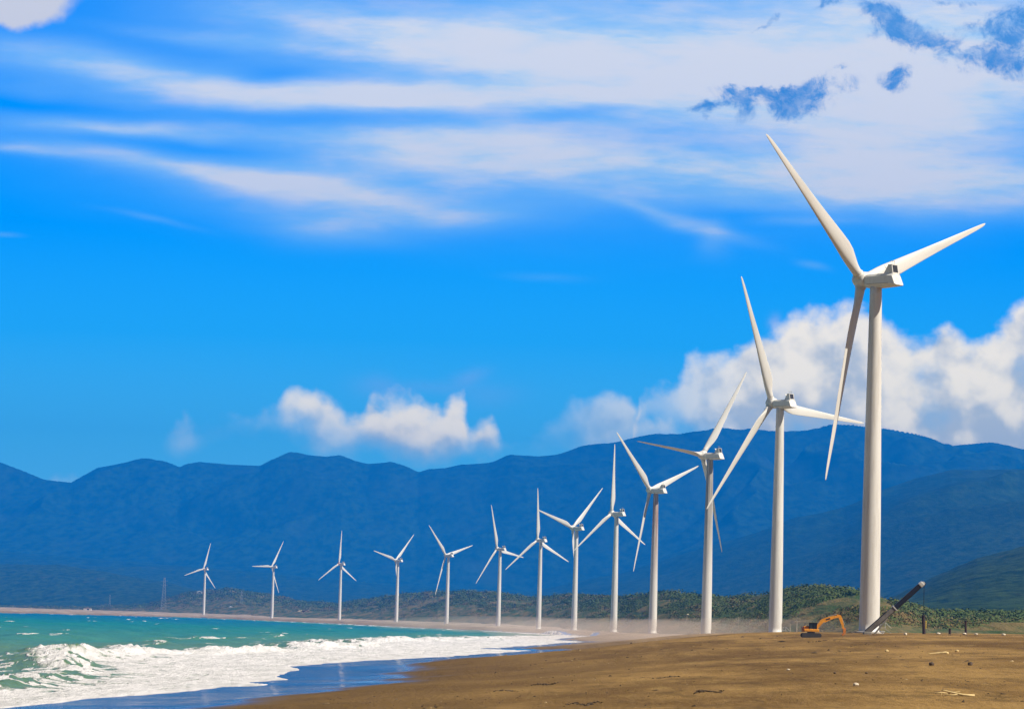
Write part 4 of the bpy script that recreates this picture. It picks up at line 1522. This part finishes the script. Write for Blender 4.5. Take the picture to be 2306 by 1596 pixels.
# ------------------------------------------------------------------ air
bm = bmesh.new()
box(bm, (0, 12700, 717), (26000, 25800, 1450))
m = bpy.data.materials.new('air')
m.use_nodes = True
nt = m.node_tree
nt.nodes.clear()
k = NT(nt)
pv = k.add('ShaderNodeVolumePrincipled')
pv.inputs['Color'].default_value = (0.0, 0.29, 1.0, 1)
pv.inputs['Density'].default_value = 6.4e-5
pv.inputs['Anisotropy'].default_value = 0.0
pv.inputs['Density Attribute'].default_value = ''
mo = k.add('ShaderNodeOutputMaterial')
k.l.new(pv.outputs[0], mo.inputs['Volume'])
hz = obj_from_bm('haze', bm, m)
hz['kind'] = 'stuff'
hz['label'] = 'blue air fading the far mountains'


# blown sand hanging low over the beach between the towers
def dust(x, y, z, rx, ry, rz, dens, label):
    bm = bmesh.new()
    bmesh.ops.create_icosphere(bm, subdivisions=4, radius=1.0)
    for v in bm.verts:
        v.co = Vector((v.co.x * rx, v.co.y * ry, v.co.z * rz))
    m = bpy.data.materials.new('blown_dust')
    m.use_nodes = True
    m.node_tree.nodes.clear()
    k = NT(m.node_tree)
    pv = k.add('ShaderNodeVolumePrincipled')
    pv.inputs['Color'].default_value = (0.98, 0.80, 0.66, 1)
    pv.inputs['Density'].default_value = dens
    pv.inputs['Density Attribute'].default_value = ''
    mo = k.add('ShaderNodeOutputMaterial')
    k.l.new(pv.outputs[0], mo.inputs['Volume'])
    o = obj_from_bm('dust', bm, m)
    o.location = (x, y, z)
    o['kind'] = 'stuff'
    o['label'] = label


dust(95, 1150, 5.0, 75, 430, 6.5, 6.0e-4, 'pale blown sand drifting between the nearest towers')
dust(60, 1500, 3.5, 70, 420, 7.5, 7.0e-4, 'pale blown sand drifting around the rust-streaked tower')
dust(20, 2500, 3.0, 120, 700, 9.0, 3.5e-4, 'pale blown sand drifting along the far beach')


# litter of small stones, husks and weed scraps over the sand
def litter():
    rs = np.random.RandomState(21)
    N = 2600
    u = rs.uniform(-0.09, 0.17, N)
    y = np.exp(rs.uniform(np.log(180), np.log(640), N))
    x = u * y
    sdist = shore_dist(x, y)
    keep = (sdist > 24) & (fbm(x / 8, y / 40, 3) + 0.6 * fbm(x / 40, y / 90, 2) > 0.02 + 0.12 * rs.randn(N))
    x, y = x[keep], y[keep]
    N = len(x)
    z = beach_height(x, y)
    r = np.exp(rs.normal(np.log(0.05), 0.45, N)) * np.interp(y, [180, 600], [0.8, 1.7])
    a = rs.rand(N) * 6.283
    base = np.array([[1, 0, 0], [0, 1, 0], [-1, 0, 0], [0, -1, 0], [0.1, 0.1, 0.9], [0, 0, -0.4]])
    F0 = np.array([[0, 1, 4], [1, 2, 4], [2, 3, 4], [3, 0, 4], [1, 0, 5], [2, 1, 5], [3, 2, 5], [0, 3, 5]])
    V = base[None] * (1 + 0.35 * rs.randn(N, 6, 1)) * r[:, None, None]
    V[:, :, 0] *= rs.uniform(1, 2.6, N)[:, None]
    c, sn = np.cos(a)[:, None], np.sin(a)[:, None]
    V = np.stack([V[..., 0] * c - V[..., 1] * sn + x[:, None], V[..., 0] * sn + V[..., 1] * c + y[:, None], V[..., 2] * 0.8 + z[:, None]], -1).reshape(-1, 3)
    F = (F0[None] + 6 * np.arange(N)[:, None, None]).reshape(-1, 3)
    mat, k, b = new_mat('beach_litter')
    at_ = k.add('ShaderNodeAttribute')
    at_.attribute_name = 'tint'
    k.put(b.inputs['Base Color'], k.ramp(at_.outputs['Fac'], [(0.0, (0.035, 0.020, 0.010)), (0.6, (0.08, 0.048, 0.02)), (0.85, (0.22, 0.14, 0.055)), (1.0, (0.50, 0.36, 0.18))]))
    b.inputs['Roughness'].default_value = 0.95
    o = mesh_np('beach_litter', V, F, mat, False, {'tint': np.repeat(rs.rand(N), 6)})
    o['kind'] = 'stuff'
    o['label'] = 'small stones, husks and scraps strewn over the sand'


litter()
